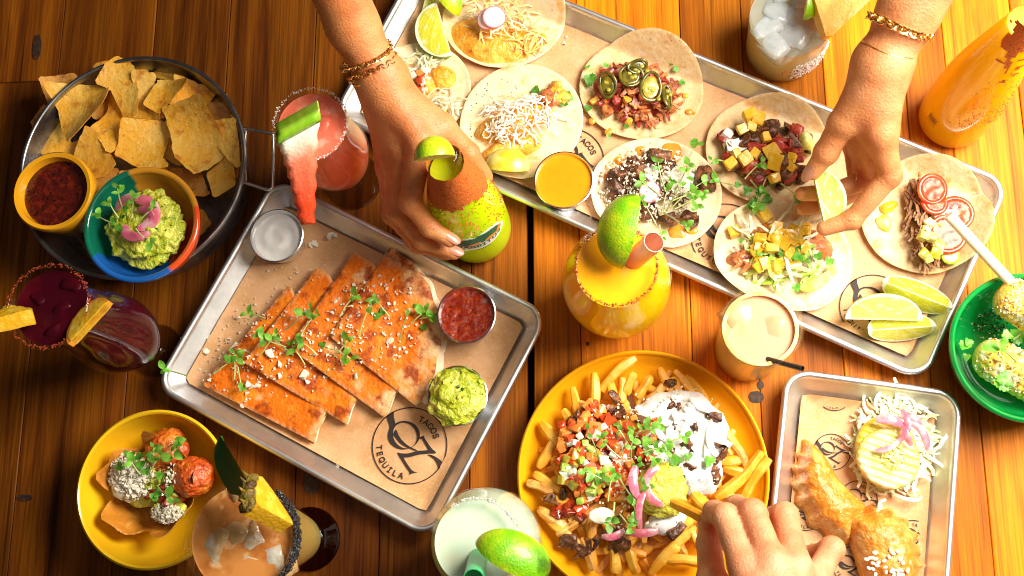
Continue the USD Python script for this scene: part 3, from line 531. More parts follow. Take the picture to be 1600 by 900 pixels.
# pink watermelon drink
fpx, rpx = (552, 284), (481, 195); c = P(*fpx); h = up_from(fpx, rpx)
t = thing('goblet', 'stemmed round goblet of cloudy pink drink with a salted rim', 'cocktail', c)
rb = 59 * sc(525, 245, h * .55); rr = 59 * sc(*rpx, h)
vessel(t, c, [(.012, h * .22), (rb * .72, h * .30), (rb, h * .52), (rb * .95, h * .70), (rr * .96, h * .88), (rr, h)], h * .95, 'drink_pink', 'drink_pink_top'); foot(t, c, 45 * sc(*fpx), h * .235)
grains(t, 'salt_rim', c, rr - .0008, h, 300, .0008, 'salt', 3, spread=.0008, rise=.002)
ice_cubes(t, c, rr, h * .945, 5, .022, 'drink_pink_top', 5)
def melon():
    """a watermelon spear hung over the rim: its rind end towards the camera"""
    c0 = P(466, 198, h + .028); d = P(480, 345, h - .035) - c0; L = np.linalg.norm(d); M = frame(d, P(466, 198, h + .2) - c0); M[:3, 3] = c0
    t = thing('watermelon_wedge', 'watermelon spear with green rind hung over the rim of the pink drink', 'watermelon', c0)
    def shear(q): v = np.array(q.vertices); v[:, 0] -= .50 * v[:, 1] * np.clip(1 - v[:, 0] / L, 0, 1); q.vertices = v
    w = 64 * sc(460, 190, h); n = 26; s = np.linspace(0, 1, n); prof = []
    m = sheet([(x, y) for x, y in zip(np.r_[s * L, (s * L)[::-1]], np.r_[-w * .5 * (1 - .66 * s ** .8) , (w * .5 * (1 - .66 * s ** .8))[::-1]] + np.r_[.0012 * np.sin(s * 40), .0012 * np.sin(s[::-1] * 33)])], .0032, lambda p, d: .012 + .0015 * fb2(p, 150, 2) - .003 * np.clip(1 - d / .004, 0, 1), lambda p, d: -.010 + .0015 * fb2(p, 150, 9))
    x = np.asarray(m.vertices)[:, 0] / L; x = x + .10 * fb(m.vertices, 130, 4); k = np.clip((x - .06) / .24, 0, 1)[:, None]; k2 = np.clip((x - .26) / .5, 0, 1)[:, None]
    col = (1 - k) * np.array((.90, .86, .70)) + k * ((1 - k2) * np.array((.84, .22, .12)) + k2 * np.array((.82, .07, .02))); shear(m); m.apply_transform(M); add('flesh', m, 'melon_flesh', t, vcol=col)
    r = sheet([(-.011, -w * .51), (.003, -w * .53), (.003, w * .53), (-.011, w * .51)], .004, lambda p, d: .0145 - .003 * np.clip(1 - d / .003, 0, 1), lambda p, d: -.012 + 0 * d); 
    r = put(r, (0, 0, 0)); shear(r); r.apply_transform(M); add('rind', r, 'melon_rind', t, smooth=50)
melon()

# dark sangria
fpx, rpx = (246, 548), (72, 482); c = P(*fpx); h = up_from(fpx, rpx)
t = thing('hurricane_glass', 'tall stemmed hurricane glass of dark red sangria', 'cocktail', c)
rr = 63 * sc(*rpx, h); rb = 60 * sc(178, 519, h * .42)
vessel(t, c, [(.012, h * .17), (rb * .72, h * .24), (rb, h * .40), (rb * .93, h * .56), (rb * .80, h * .70), (rr * .86, h * .86), (rr, h)], h * .965, 'drink_wine', 'drink_wine'); foot(t, c, 40 * sc(*fpx), h * .17)
grains(t, 'chili_rim', c, rr, h, 380, .0008, 'chili_dust', 4, spread=.0009, rise=.002)
ice_cubes(t, c, rr, h * .965, 4, .016, 'drink_wine', 15)
ax = P(8, 505, h) - P(60, 492, h)
pineapple('pineapple wedge with rind stuck on the rim of the dark sangria', P(62, 494, h + .004), 66 * sc(40, 490, h), .95, .013, P(-5, 500, h + .004) - P(62, 494, h + .004), P(30, 440, h + .02) - P(40, 500, h), seed=3)
o = P(142, 506, h + .001); M = frame(P(165, 470, h) - P(110, 530, h), P(120, 480, h) - P(135, 505, h) + np.array([0, 0, .03])); M[:3, 3] = o
a = np.linspace(0, np.pi, 24); R = 43 * sc(134, 500, h)
t = thing('orange_slice', 'half slice of orange tucked inside the rim of the dark sangria', 'orange slice', o)
for nm, k0, mt in (('peel', 1.0, 'orange_sauce'), ('flesh', .88, 'mango')):
    m = sheet(np.c_[R * k0 * np.cos(a), R * k0 * .9 * np.sin(a)], .004, lambda p, d: .003 + (k0 < 1) * .0006 + .0006 * np.abs(np.sin(7 * np.arctan2(p[:, 1], p[:, 0]))), lambda p, d: -.003 - (k0 < 1) * .0006 + 0 * d); m.apply_transform(M); add(nm, m, mt, t, smooth=50)

# coffee coloured drink with a black salt rim
fpx, rpx = (484, 842), (372, 858); c = P(*fpx); h = up_from(fpx, rpx); h = max(h, .16)
t = thing('footed_glass', 'footed glass of creamy brown iced drink with black salt on its rim', 'cocktail', c)
rr = 86 * sc(*rpx, h)
vessel(t, c, [(.012, h * .12), (.024, h * .17), (.030, h * .34), (rr * .78, h * .62), (rr * .93, h * .84), (rr, h)], h * .95, 'drink_coffee_side', 'drink_coffee', 'glass'); foot(t, c, 48 * sc(*fpx), h * .13, .008, 'glass_smoke')
grains(t, 'black_salt_rim', c, rr + .0006, h - .006, 1100, .0016, 'black_salt', 5, -1.15, .95, .0006, .011)
ice_cubes(t, c, rr, h * .95, 7, .034, 'ice_tan', 25, .43)
pineapple('pineapple wedge with spiky rind standing on the rim of the coffee coloured drink', P(455, 832, h + .002), 98 * sc(420, 790, h), .75, .014, P(392, 772, h + .035) - P(455, 832, h), P(470, 740, h) - P(440, 790, h) + np.array([0, 0, .02]), seed=6)
fan_leaf('dark green pineapple leaf standing up beside the coffee coloured drink', P(384, 778, h + .006), P(352, 682, h + .045), .021, (-.006, 0, .012))

# mango drink
fpx, rpx = (964, 476), (965, 413); c = P(*fpx); h = .172
t = thing('round_tumbler', 'round tumbler of bright yellow mango drink with a chili rim', 'cocktail', c)
rr = 64 * sc(*rpx, h); rb = 86 * sc(965, 437, h * .55)
vessel(t, c, [(.034, .002), (.036, .012), (.035, h * .14), (rb * .86, h * .30), (rb, h * .53), (rb * .96, h * .73), (rr * 1.06, h * .93), (rr, h)], h * .94, 'drink_mango', 'drink_mango_top', th=.0014)
grains(t, 'chili_rim', c, rr, h, 420, .0009, 'chili_dust', 6, 0, 2 * np.pi, .0009, .003)
lime('dark green lime wedge on the rim of the mango drink', P(983, 362, h + .012), 112 * sc(985, 360, h), 50 * sc(985, 360, h), P(972, 410, h + .01) - P(996, 312, h + .028), rd=(P(945, 350, h) - P(985, 362, h)) * 1.0 + np.array([0, 0, .045]), half=.8, rind='lime_rind_dark')
straw('wide red straw in the mango drink', P(960, 432, h - .06), P(1022, 378, h + .035), 17 * sc(1020, 378, h + .035), 'straw_red')

# peach drink
fpx, rpx = (1165, 549), (1183, 505); c = P(*fpx); h = up_from(fpx, rpx); h = np.clip(h, .10, .17)
t = thing('rocks_glass', 'short straight glass of pale peach drink with a citrus slice and thin straw', 'cocktail', c)
rr = 66 * sc(*rpx, h); r0 = 52 * sc(*fpx)
vessel(t, c, [(r0 * .93, .001), (r0, .004), (r0 + (rr - r0) * .3, h * .3), (r0 + (rr - r0) * .7, h * .7), (rr, h)], h * .88, 'drink_peach', 'drink_peach_top')
ice_cubes(t, c, rr * .8, h * .865, 2, .034, 'drink_peach_top', 35)
m = lathe([(rr * .92, h * .885), (rr * .92, h * .91), (rr * .83, h * .912), (rr * .83, h * .885)], 48, c); add('citrus_ring', m, 'citrus_peel', t, smooth=50)
straw('thin black straw sticking out of the peach drink', P(1180, 556, h - .03), P(1254, 576, h + .012), .0026, 'straw_black')

# pale lime drink
fpx, rpx = (779, 847), (742, 845); c = P(*fpx); h = up_from(fpx, rpx); h = np.clip(h, .12, .18)
t = thing('round_tumbler', 'round tumbler of pale green margarita at the bottom edge', 'cocktail', c)
rr = 67 * sc(*rpx, h); rb = 86 * sc(748, 843, h * .6)
vessel(t, c, [(.032, .002), (.034, .012), (rb * .80, h * .28), (rb, h * .52), (rb * .95, h * .74), (rr * 1.08, h * .92), (rr, h)], h * .93, 'drink_lime', 'drink_lime_top', th=.0014)
grains(t, 'salt_rim', c, rr, h - .001, 260, .0009, 'salt', 7, -.2, 2.2, .0008, .004)
lime('large bright green lime wedge on the rim of the pale green margarita', P(800, 872, h + .010), 118 * sc(800, 868, h), 46 * sc(800, 868, h), P(850, 890, h + .005) - P(750, 845, h + .02), rd=(0.1, .35, 1), half=.8, rind='lime_rind_dark')
straw('wide green straw in the pale green margarita', P(752, 850, h - .05), P(740, 905, h + .03), 16 * sc(740, 890, h), 'straw_green')

# pale drink at the top right
fpx, rpx = (1220, 80), (1235, 14); c = P(*fpx); h = up_from(fpx, rpx); h = np.clip(h, .08, .13)
t = thing('rocks_glass', 'short glass of pale iced drink with spiced salt on its side', 'cocktail', c)
rr = 72 * sc(*rpx, h); r0 = 58 * sc(*fpx)
vessel(t, c, [(r0 * .90, .001), (r0, .006), (r0 + (rr - r0) * .3, h * .3), (r0 + (rr - r0) * .7, h * .7), (rr, h)], h * .80, 'drink_paloma', 'drink_paloma')
ice_cubes(t, c, rr, h * .82, 8, .030, 'ice', 45)
grains(t, 'spiced_salt', c, rr * .96, h * .5, 700, .0010, 'salt', 8, -1.5, -.35, .0006, .022); grains(t, 'chili_flakes', c, rr * .97, h * .42, 70, .0009, 'chili_dust', 9, -1.8, -.5, .0006, .02)
pineapple('thick pineapple wedge on the rim of the pale drink at the top', P(1286, 74, h + .006), 118 * sc(1300, 30, h), 1.05, .016, P(1312, -30, h + .012) - P(1286, 70, h), (.15, -.25, 1), seed=8)
lime('thin lime wedge behind the pineapple on the pale drink', P(1258, 8, h + .006), 50 * sc(1258, 10, h), 26 * sc(1258, 10, h), P(1262, -14, h) - P(1255, 34, h), rd=(.6, .1, .8), half=.6)

# ------------------------------------------------------------------ bottles
BOT = [(.0005, .0012), (.026, .001), (.0335, .005), (.0360, .012), (.0362, .040), (.0358, .060), (.0343, .082), (.0312, .108), (.0270, .132), (.0226, .155), (.0182, .177), (.0154, .196), (.0146, .212), (.0152, .216), (.0152, .226), (.0142, .229), (.0115, .229), (.0112, .215)]
def bottle(label, px, py, s, liquid, tall=1.0):
    c = P(px, py); t = thing('soda_bottle', label, 'bottle', c); cv = curve(np.c_[np.array(BOT) * [s, s * tall], np.zeros(len(BOT))], 90)[:, :2]; cv[:, 0] = np.maximum(cv[:, 0], .0004)
    add('glass_wall', lathe(cv, 72, c), 'glass', t, smooth=60)
    q = cv[cv[:, 1] < .190 * s * tall][:70]
    add('soda', lathe(np.vstack([np.c_[np.maximum(q[:, 0] - .0009, .0003), q[:, 1] + .0008], [[.0003, q[-1, 1] + .001]]]), 72, c), liquid, t, smooth=60)
    return t, c, (lambda z: np.interp(z, cv[:70, 1], cv[:70, 0]))
def wrapped(t, c, R, phi, z0, shape, mat, name, off=.0005, th=0.0002, smooth=30):
    """a flat printed shape (shapely, metres) wrapped on the bottle"""
    for g in getattr(shape, 'geoms', [shape]):
        m = trimesh.creation.extrude_polygon(g, th, engine='earcut')
        m = m.subdivide_to_size(.004, 8) if m.extents.max() > .006 else m
        v = np.asarray(m.vertices); z = z0 + v[:, 1]; r = R(z) + off + v[:, 2]; a = phi + v[:, 0] / R(z0)
        p = add(name, trimesh.Trimesh(np.c_[r * np.cos(a), r * np.sin(a), z] + c, m.faces, process=False), mat, t, smooth=smooth)
    return p
def coat(t, c, R, z0, z1, edge, mat, name, seed, n=90, thick=.0012):
    """a rough crust on the bottle between z0 and z1 where edge(a, z) > 0"""
    zs, a = np.linspace(z0, z1, 46), np.arange(n) * 2 * np.pi / n; Z, A = np.meshgrid(zs, a, indexing='ij'); pt = np.stack([R(Z) * np.cos(A), R(Z) * np.sin(A), Z], -1)
    nz = fb(pt.reshape(-1, 3), 420, seed, 3).reshape(Z.shape); r = R(Z) + .0006 + thick * (nz + .5); v = np.stack([r * np.cos(A), r * np.sin(A), Z], -1).reshape(-1, 3) + c
    keep = (edge(A, Z) + 1.1 * fb(pt.reshape(-1, 3), 150, seed + 1, 4).reshape(Z.shape) > 0); f = []
    for i in range(45):
        for j in range(n):
            j2 = (j + 1) % n
            if keep[i, j] and keep[i + 1, j] and keep[i, j2] and keep[i + 1, j2]: q = (i * n + j, i * n + j2, (i + 1) * n + j2, (i + 1) * n + j); f += [q[:3], (q[0], q[2], q[3])]
    m = trimesh.Trimesh(v, f, process=False); m.remove_unreferenced_vertices(); add(name, m, mat, t, kind='stuff', smooth=True)
def flecks(t, c, R, z0, z1, n, s, mat, seed, a0=0, a1=6.283, pw=1.0):
    rng = np.random.default_rng(seed); ms = []
    for i in range(n):
        z = z1 - (z1 - z0) * rng.uniform() ** pw; a = rng.uniform(a0, a1); r = R(z) + .0003; ms.append(put(chunk(s, s * .8, s * .5, rng, 6), c + np.array([r * math.cos(a), r * math.sin(a), z]), rz=a))
    add('chili_flecks', J(ms), mat, t, kind='stuff', smooth=False)
t, c, R = bottle('bottle of lime green soda with chili powder round its neck, in a hand', 746, 362, 1.10, 'soda_lime')
coat(t, c, R, .130, .228, lambda a, z: (z - .158) / .035 + .30 * np.sin(a * 2 + 1), 'chili_powder', 'chili_crust', 3, thick=.0015)
flecks(t, c, R, .080, .172, 700, .0011, 'chili_powder', 4, pw=.9)
phi = math.radians(-67)
def ell(x, y, a, b, r=0): return shapely.affinity.translate(shapely.affinity.rotate(shapely.affinity.scale(shapely.Point(0, 0).buffer(1, 24), a * 1.18, b * 1.18), r), x * 1.18, y * 1.18)
badge = shapely.union_all([ell(0, 0, .027, .0115), ell(-.012, .008, .012, .008, 20), ell(.010, .010, .013, .008, -15)])
z0 = .082
wrapped(t, c, R, phi, z0, badge, 'print_white', 'label_ground', .0004)
wrapped(t, c, R, phi, z0, shapely.union_all([ell(-.012, .0075, .0105, .006, 25), ell(.003, .0105, .010, .006, -8), ell(.013, .009, .009, .005, -28), ell(-.003, .005, .011, .004)]), 'print_green', 'label_emblem', .0008)
wrapped(t, c, R, phi, z0, shapely.union_all([ell(.020, .004, .004, .0028, 30), ell(-.006, .0025, .006, .0018, 10), ell(.010, .0030, .006, .0020, -6)]), 'print_orange', 'label_emblem', .0012)
def text_shape(txt, hgt):
    out, x = [], 0
    for ch in txt:
        g = meshkit.text_mesh(ch, hgt, .0002, bold=True); v = np.asarray(g.vertices); g.apply_translation([x - v[:, 0].min(), 0, 0]); x += np.ptp(v[:, 0]) + hgt * .16; out.append(g)
    for g in out: g.apply_translation([-x / 2 + hgt * .08, 0, 0])
    return out
def wrapped_text(t, c, R, phi, z0, txt, hgt, mat, arc=0.0, off=.0010, turn=0):
    for g in text_shape(txt, hgt):
        v = np.asarray(g.vertices); x, y = v[:, 0] * math.cos(turn) - v[:, 1] * math.sin(turn), v[:, 0] * math.sin(turn) + v[:, 1] * math.cos(turn); y = y + arc * x * x; z = z0 + y; r = R(z) + off + v[:, 2]; a = phi + x / R(z0)
        add('printed_letter', trimesh.Trimesh(np.c_[r * np.cos(a), r * np.sin(a), z] + c, g.faces, process=False), mat, t, smooth=False)
wrapped_text(t, c, R, phi, z0 - .0072, 'JARRITOS', .0068, 'print_green', 6.0)
for i in range(7): wrapped(t, c, R, phi, z0 - .0165, shapely.box(-.008 + i * .0024, .0, -.0066 + i * .0024, .0022), 'print_green', 'fine_print', .0006)
lime('lime wedge plugged into the mouth of the lime green bottle', P(680, 249, .262), 60 * sc(677, 233, .25), 36 * sc(677, 233, .25), P(703, 232, .24) - P(652, 240, .24), rd=(.1, .55, .85), half=.75)
t, c, R = bottle('bottle of orange soda streaked with chili powder at the top right', 1484, 188, 1.02, 'soda_mango', 1.20)
coat(t, c, R, .12, .250, lambda a, z: .7 * np.cos(a + 1.75) - .62 + (z - .195) * 7, 'chili_powder', 'chili_crust', 13, thick=.0006)
flecks(t, c, R,   .07, .17, 220, .0010, 'chili_powder', 14, -2.2, -.8, .6)
bars = [shapely.box(x, -.005, x + w, .005) for x, w in ((-.006, .0008), (-.0046, .0004), (-.0036, .0010), (-.002, .0005), (-.0008, .0010), (.0008, .0004), (.0018, .0011), (.0034, .0005), (.0046, .0008))]
for b in bars: wrapped(t, c, R, math.radians(-152), .050, shapely.affinity.rotate(b, 0, origin=(0, 0)), 'print_brown', 'barcode_bar', .0006)
for i in range(6): wrapped(t, c, R, math.radians(-152), .0405, shapely.box(-.007 + i * .0024, .0, -.0055 + i * .0024, .0016), 'print_brown', 'fine_print', .0006)

# ------------------------------------------------------------------ bowls, cups and the plate
def ring_mesh(prof, c, n=72): return lathe(prof, n, c)
def dish(t, c, r, h, mat, foot_r=.55, wall=.0032, name='bowl', well=.8, vcolf=None):
    o = curve([(r * foot_r, 0.0012, 0), (r * (foot_r + .12), h * .10, 0), (r * .90, h * .55, 0), (r, h, 0)], 20)[:, :2]
    i = curve([(r - wall, h, 0), (r * .89 - wall, h * .58, 0), (r * .60, h * .14 + wall, 0), (r * .3, wall + .002, 0), (.0004, wall + .002, 0)], 24)[:, :2]; i[:, 0] = np.maximum(i[:, 0], .0003)
    lip = np.array([(r + .0006 * 0 , h + wall * .45), (r - wall * .5, h + wall * .75), (r - wall, h + wall * .4)])
    m = lathe(np.vstack([[[.0004, .002]], o, lip, i]), 96, c); col = None
    if vcolf: v = np.asarray(m.vertices) - c; col = vcolf(v)
    add(name, m, mat, t, smooth=60, vcol=col)
def guac_bits(t, c, r, fz, n, seed):
    rg = np.random.default_rng(seed)
    for i in range(n):
        a, d = rg.uniform(0, 6.283), rg.uniform(.1, .9); p = c + np.array([r * d * math.cos(a), r * d * math.sin(a), r * fz * math.sqrt(1 - d * d) * .97]); s = rg.uniform(.0022, .0046)
        m = chunk(s, s * .8, s * .7, rg, 12).subdivide(); add('avocado_chunk' if i % 3 else 'herb_bit', put(m, p, rg.uniform(0, 1), rg.uniform(0, 1), rg.uniform(0, 6), 1.0 if i % 3 else .6), 'guacamole_pale' if i % 3 else 'herb_bits', t, smooth=50)
def steel_cup(label, px, py, rp, h=.034, z0=LZ + .001):
    r = rp * sc(px, py, z0 + h); c = P(px, py, z0 + h); c[2] = z0; t = thing('dip_cup', label, 'dip cup', c)
    add('cup_wall', lathe([(.0004, .0006), (r * .72, .0003), (r * .76, .002), (r * .97, h - .002), (r, h), (r - .0012, h + .0006), (r - .0022, h - .001), (r * .74 - .001, .003), (.0004, .003)], 64, c), 'steel', t, smooth=50)
    return t, c, r, h
def filling(name, t, c, r, z, mat, dome=.0, rough=0.0, seed=0, swirl=0.0):
    pol = c[:2] + np.c_[np.cos(np.arange(48) * np.pi / 24), np.sin(np.arange(48) * np.pi / 24)] * r
    def top(p, d):
        q = p - c[:2]; rho = np.hypot(q[:, 0], q[:, 1]) / r; a = np.arctan2(q[:, 1], q[:, 0])
        return c[2] + z + dome * (1 - rho ** 2) + rough * fb2(p, 160, seed) * np.clip(d / .004, 0, 1) + swirl * np.sin(a + rho * 9) * rho * (1 - rho) * 3
    return add(name, sheet(pol, r * .07, top, th=.004), mat, t, smooth=True)
t, c, r, h = steel_cup('steel cup of white crema in the corner of the quesadilla tray', 432, 368, 42); filling('crema', t, c, r * .92, h * .80, 'crema', .001, .0008, 1, .0016)
t, c, r, h = steel_cup('steel cup of red salsa on the quesadilla tray', 729, 491, 46); filling('salsa', t, c, r * .93, h * .82, 'salsa_red', 0, .002, 2)
t, c, r, h = steel_cup('steel cup heaped with guacamole on the quesadilla tray', 715, 618, 47)
m = blob(r * .94, .30, 75, 8, 5, (1, 1, .60)); m.apply_translation(c + [0, 0, h * .92]); add('guacamole', m, 'guacamole', t, smooth=True); guac_bits(t, c + [0, 0, h * .92], r * .94, .60, 16, 3)
t, c, r, h = steel_cup('steel cup of smooth orange sauce among the tacos', 881, 281, 47, .038); filling('sauce', t, c, r * .95, h * .90, 'sauce_orange', 0, .0003, 3)

# chip bucket with its bail, salsa crock and painted guacamole bowl
zb = .074; c = P(205, 258, zb); c[2] = 0; rb = 176 * sc(205, 258, zb)
t = thing('chip_bucket', 'round galvanised metal bucket filled with tortilla chips', 'bucket', c)
m = lathe([(.0004, .004), (rb * .84, .003), (rb * .86, .006), (rb * .985, zb - .003), (rb * .978, zb - .003), (rb * .85, .009), (rb * .82, .007), (.0004, .007)], 96, c); v = np.asarray(m.vertices); m.vertices[:, :2] += (v[:, 2:3] / zb) * .0022 * fb(v, 18, 3)[:, None]
add('wall', m, 'old_steel', t, smooth=50)
add('rim', lathe([(rb * .985 + .0026 * math.cos(a), zb - .002 + .0026 * math.sin(a)) for a in np.linspace(0, 2 * np.pi, 11)[:-1]], 96, c, close=True), 'old_steel', t, smooth=60)
add('handle', tube(curve([P(376, 202, .060), P(384, 201, .062), P(400, 204, .063), P(424, 209, .062), P(427, 222, .060), P(426, 284, .054), P(421, 296, .054), P(400, 291, .056), P(383, 285, .058), P(380, 283, .058)], 60), .0019, 8), 'wire', t, smooth=60)
add('handle_bar', tube(curve([P(384, 200, .060), P(382, 240, .060), P(383, 286, .057)], 12), .0019, 8), 'wire', t, smooth=60)
CH = [[(180, 175), (300, 165), (395, 170), (380, 250), (300, 330), (250, 370), (215, 320), (205, 250)], [(425, 70), (475, 95), (490, 180), (485, 265), (440, 275), (400, 180), (355, 165), (390, 100)],
      [(490, 130), (560, 130), (520, 200), (515, 260), (548, 290), (460, 300), (485, 230)], [(560, 140), (690, 155), (640, 190), (570, 265), (520, 235)], [(395, 175), (462, 325), (405, 420), (330, 320), (380, 260)],
      [(210, 280), (130, 330), (140, 410), (260, 412), (335, 330), (240, 372)], [(315, 320), (350, 345), (422, 460), (380, 500), (280, 500), (265, 420)], [(460, 305), (580, 298), (595, 370), (580, 430), (622, 472), (500, 462), (420, 420)],
      [(595, 255), (740, 230), (790, 330), (800, 400), (705, 492), (640, 430), (620, 350)], [(585, 420), (612, 340), (660, 465)], [(750, 300), (850, 296), (862, 470), (790, 390)], [(740, 480), (830, 420), (842, 520), (775, 575)],
      [(640, 140), (770, 180), (740, 230), (650, 250), (620, 205)], [(540, 80), (650, 130), (660, 160), (560, 130)], [(475, 90), (500, 75), (530, 125), (490, 140)], [(725, 240), (810, 230), (818, 300), (750, 300)],
      [(280, 150), (410, 80), (380, 150), (300, 170)], [(330, 480), (420, 470), (450, 525), (360, 570)], [(185, 230), (218, 230), (210, 295)], [(600, 275), (578, 330), (606, 372)], [(650, 460), (722, 490), (750, 560), (690, 560)], [(715, 605), (755, 665), (695, 730)],
      [(610, 195), (640, 190), (660, 245), (620, 260)], [(140, 560), (300, 590), (290, 690), (180, 700)], [(820, 240), (860, 300), (850, 350)], [(430, 480), (600, 470), (640, 520), (450, 540)], [(250, 470), (330, 480), (330, 540), (250, 520)]]
CH += [[(150, 150), (260, 120), (300, 200), (180, 260)], [(330, 80), (430, 60), (420, 140), (330, 150)], [(600, 100), (720, 130), (700, 210), (600, 180)], [(110, 300), (160, 240), (210, 300), (130, 370)], [(380, 330), (470, 300), (480, 420), (390, 430)], [(540, 180), (640, 170), (640, 270), (540, 280)], [(800, 380), (870, 380), (850, 500), (790, 480)], [(560, 460), (700, 470), (720, 560), (600, 520)], [(290, 160), (420, 140), (440, 260), (330, 280)], [(700, 150), (810, 200), (800, 270), (700, 230)], [(120, 400), (230, 380), (260, 470), (150, 490)], [(480, 200), (560, 180), (570, 300), (490, 310)]]
CZ = [.070, .072, .066, .074, .062, .058, .066, .064, .072, .060, .068, .056, .058, .056, .060, .052, .058, .046, .056, .062, .046, .044, .062, .040, .060, .048, .046] + [.044, .048, .046, .042, .050, .054, .044, .042, .052, .046, .044, .056]
names = {0: 'large round edged tortilla chip at the upper left of the bucket', 1: 'tall folded tortilla chip standing at the top of the bucket', 2: 'narrow tortilla chip wedged behind the curled one', 3: 'curled tortilla chip lying highest in the bucket', 4: 'long tortilla chip slanting out from under the large upper left one',
         5: 'tortilla chip at the far left of the heap above the salsa crock', 6: 'tortilla chip leaning on the yellow salsa crock', 7: 'squarish tortilla chip just above the painted bowl', 8: 'largest flat square tortilla chip at the right of the bucket', 9: 'small triangular tortilla chip tucked left of the large square one', 10: 'tortilla chip standing against the right wall of the bucket',
         11: 'pointed tortilla chip hanging below the large square one', 12: 'shaded tortilla chip behind the curled one at the upper right', 13: 'sliver of tortilla chip against the top wall of the bucket', 14: 'pale tortilla chip corner peeping out at the very top', 16: 'tortilla chip edge showing along the top left wall of the bucket', 21: 'tortilla chip lying deep to the right of the painted bowl'}
for i, (pg, z) in enumerate(zip(CH, CZ)):
    q = np.array([P(x * .4334, 60 + y * .4334, z)[:2] for x, y in pg]); cc = q.mean(0); rg = np.random.default_rng(i + 50); a = rg.uniform(0, np.pi); k = rg.uniform(7, 20) * rg.choice([-1, 1, 1]); tl = rg.uniform(-.22, .22, 2)
    d0 = .0
    def top(p, d): 
        w = p - cc; s = w @ [math.cos(a), math.sin(a)]; return z + k * s * s * .8 - abs(k) * .0003 + w @ tl + .0012 * fb2(p, 90, i) + .0006 * fb2(p, 300, i)
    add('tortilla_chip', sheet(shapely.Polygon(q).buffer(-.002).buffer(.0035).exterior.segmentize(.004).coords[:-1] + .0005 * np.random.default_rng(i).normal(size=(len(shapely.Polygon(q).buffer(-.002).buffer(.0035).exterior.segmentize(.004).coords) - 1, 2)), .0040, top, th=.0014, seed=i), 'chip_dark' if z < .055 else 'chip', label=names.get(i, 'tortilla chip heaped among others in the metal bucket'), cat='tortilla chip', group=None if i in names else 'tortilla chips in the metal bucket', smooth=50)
zc = .104; c = P(83, 299, zc); r = 62 * sc(83, 299, zc); c[2] = zc - .046
t = thing('salsa_crock', 'small yellow crock of dark red salsa leaning on the bucket edge', 'crock', c)
h = .046; add('crock', lathe([(.0004, 0), (r * .78, .0005), (r * .83, .004), (r * .97, h * .75), (r, h), (r - .002, h + .0022), (r * .86, h + .001), (r * .82, h * .7), (.0004, h * .5)], 72, c), 'mustard_glaze', t, smooth=50)
filling('salsa', t, c, r * .85, h * .80, 'salsa_dark', 0, .002, 5)
zc = .100; c = P(222, 351, zc); r = 90 * sc(222, 351, zc); c[2] = zc - .040
t = thing('painted_bowl', 'small bowl glazed in yellow, green, blue and red holding guacamole', 'bowl', c)
def paint(v):
    a = np.degrees(np.arctan2(v[:, 1], v[:, 0])) % 360 + 8 * fb(v, 60, 4) * 2; C = np.zeros((len(v), 3)); ylw, red, blue, grn = (.60, .25, .02), (.72, .075, .012), (.012, .11, .42), (.004, .13, .075)
    for lo, hi, col in ((18, 108, ylw), (108, 215, grn), (215, 305, blue), (305, 378, red)): k = ((a - lo) % 360) < (hi - lo); C[k] = col
    return C
dish(t, c, r, .040, 'painted_glaze', .5, .006, vcolf=paint)
g = c + [r * .02, -r * .02, .030]; m = blob(r * .62, .32, 80, 21, 5, (1, 1, .55)); m.apply_translation(g); t2 = thing('guacamole_scoop', 'scoop of chunky guacamole in the painted bowl', 'guacamole', g); add('guacamole', m, 'guacamole', t2, smooth=True); guac_bits(t2, g, r * .62, .55, 20, 4)
def onion_arc(R, th, a0, a1, wob, rng, n=16):
    a = np.linspace(a0, a1, n); return tube(np.c_[R * np.cos(a), R * .8 * np.sin(a), wob * np.sin(a * 1.5)], th * (1 - .55 * np.abs(np.linspace(-1, 1, n)) ** 3), 6, .45)
rng = np.random.default_rng(77)
zt = c[2] + .030 + r * .40
for (px, py, R, a0, a1, w) in ((214, 334, 27, -1.5, 1.7, 11), (206, 330, 26, .8, 3.0, 8), (218, 352, 24, 3.0, 5.6, 9), (222, 340, 15, -1.0, 2.0, 7)):
    k = sc(px, py, zt); add('pickled_onion', put(onion_arc(R * k, w * k, a0, a1, .003, rng), P(px, py, zt)), 'pickled_onion', t2, smooth=60)

# ------------------------------------------------------------------ garnish and heaps
def sprig(parent, px, py, z, ang, Lp, rng, nl=4, leafp=13, droop=0.0, fork=True):
    """microgreen: a pale bent stem whose end carries round green leaves; its foot is at px, py; ang is the picture direction"""
    k = sc(px, py, z); L = Lp * k; a = ang + rng.uniform(-.2, .2); b = P(px, py, z); t = np.linspace(0, 1, 8); bend = rng.uniform(-.5, .5)
    aa = a + bend * t; d = np.c_[np.cos(aa), np.sin(aa)]; xy = np.cumsum(d, 0) / 8 * L; p = np.c_[b[0] + xy[:, 0], b[1] + xy[:, 1], b[2] + .004 + .25 * L * np.sin(t * 2.0) * rng.uniform(.4, 1.0) - droop * t]
    s = add('sprig', tube(p, .00075 * (1.2 - .5 * t), 5), 'stem', parent, smooth=60)
    at = p[-1]; ea = aa[-1]; n = nl
    for i in range(n):
        da = (i - (n - 1) / 2) * 1.0 + rng.uniform(-.3, .3); l = leafp * k * rng.uniform(.5, 1.25); root = at if i % 2 == 0 or not fork else p[5]
        m = leaf(l, l * rng.uniform(.55, .75), rng.uniform(.0, .35), rng.uniform(.1, .4)); add('leaf', put(m, root, rng.uniform(-.4, .4), rng.uniform(-.5, .2), ea + da), 'micro_leaf', s, smooth=60)
    return s
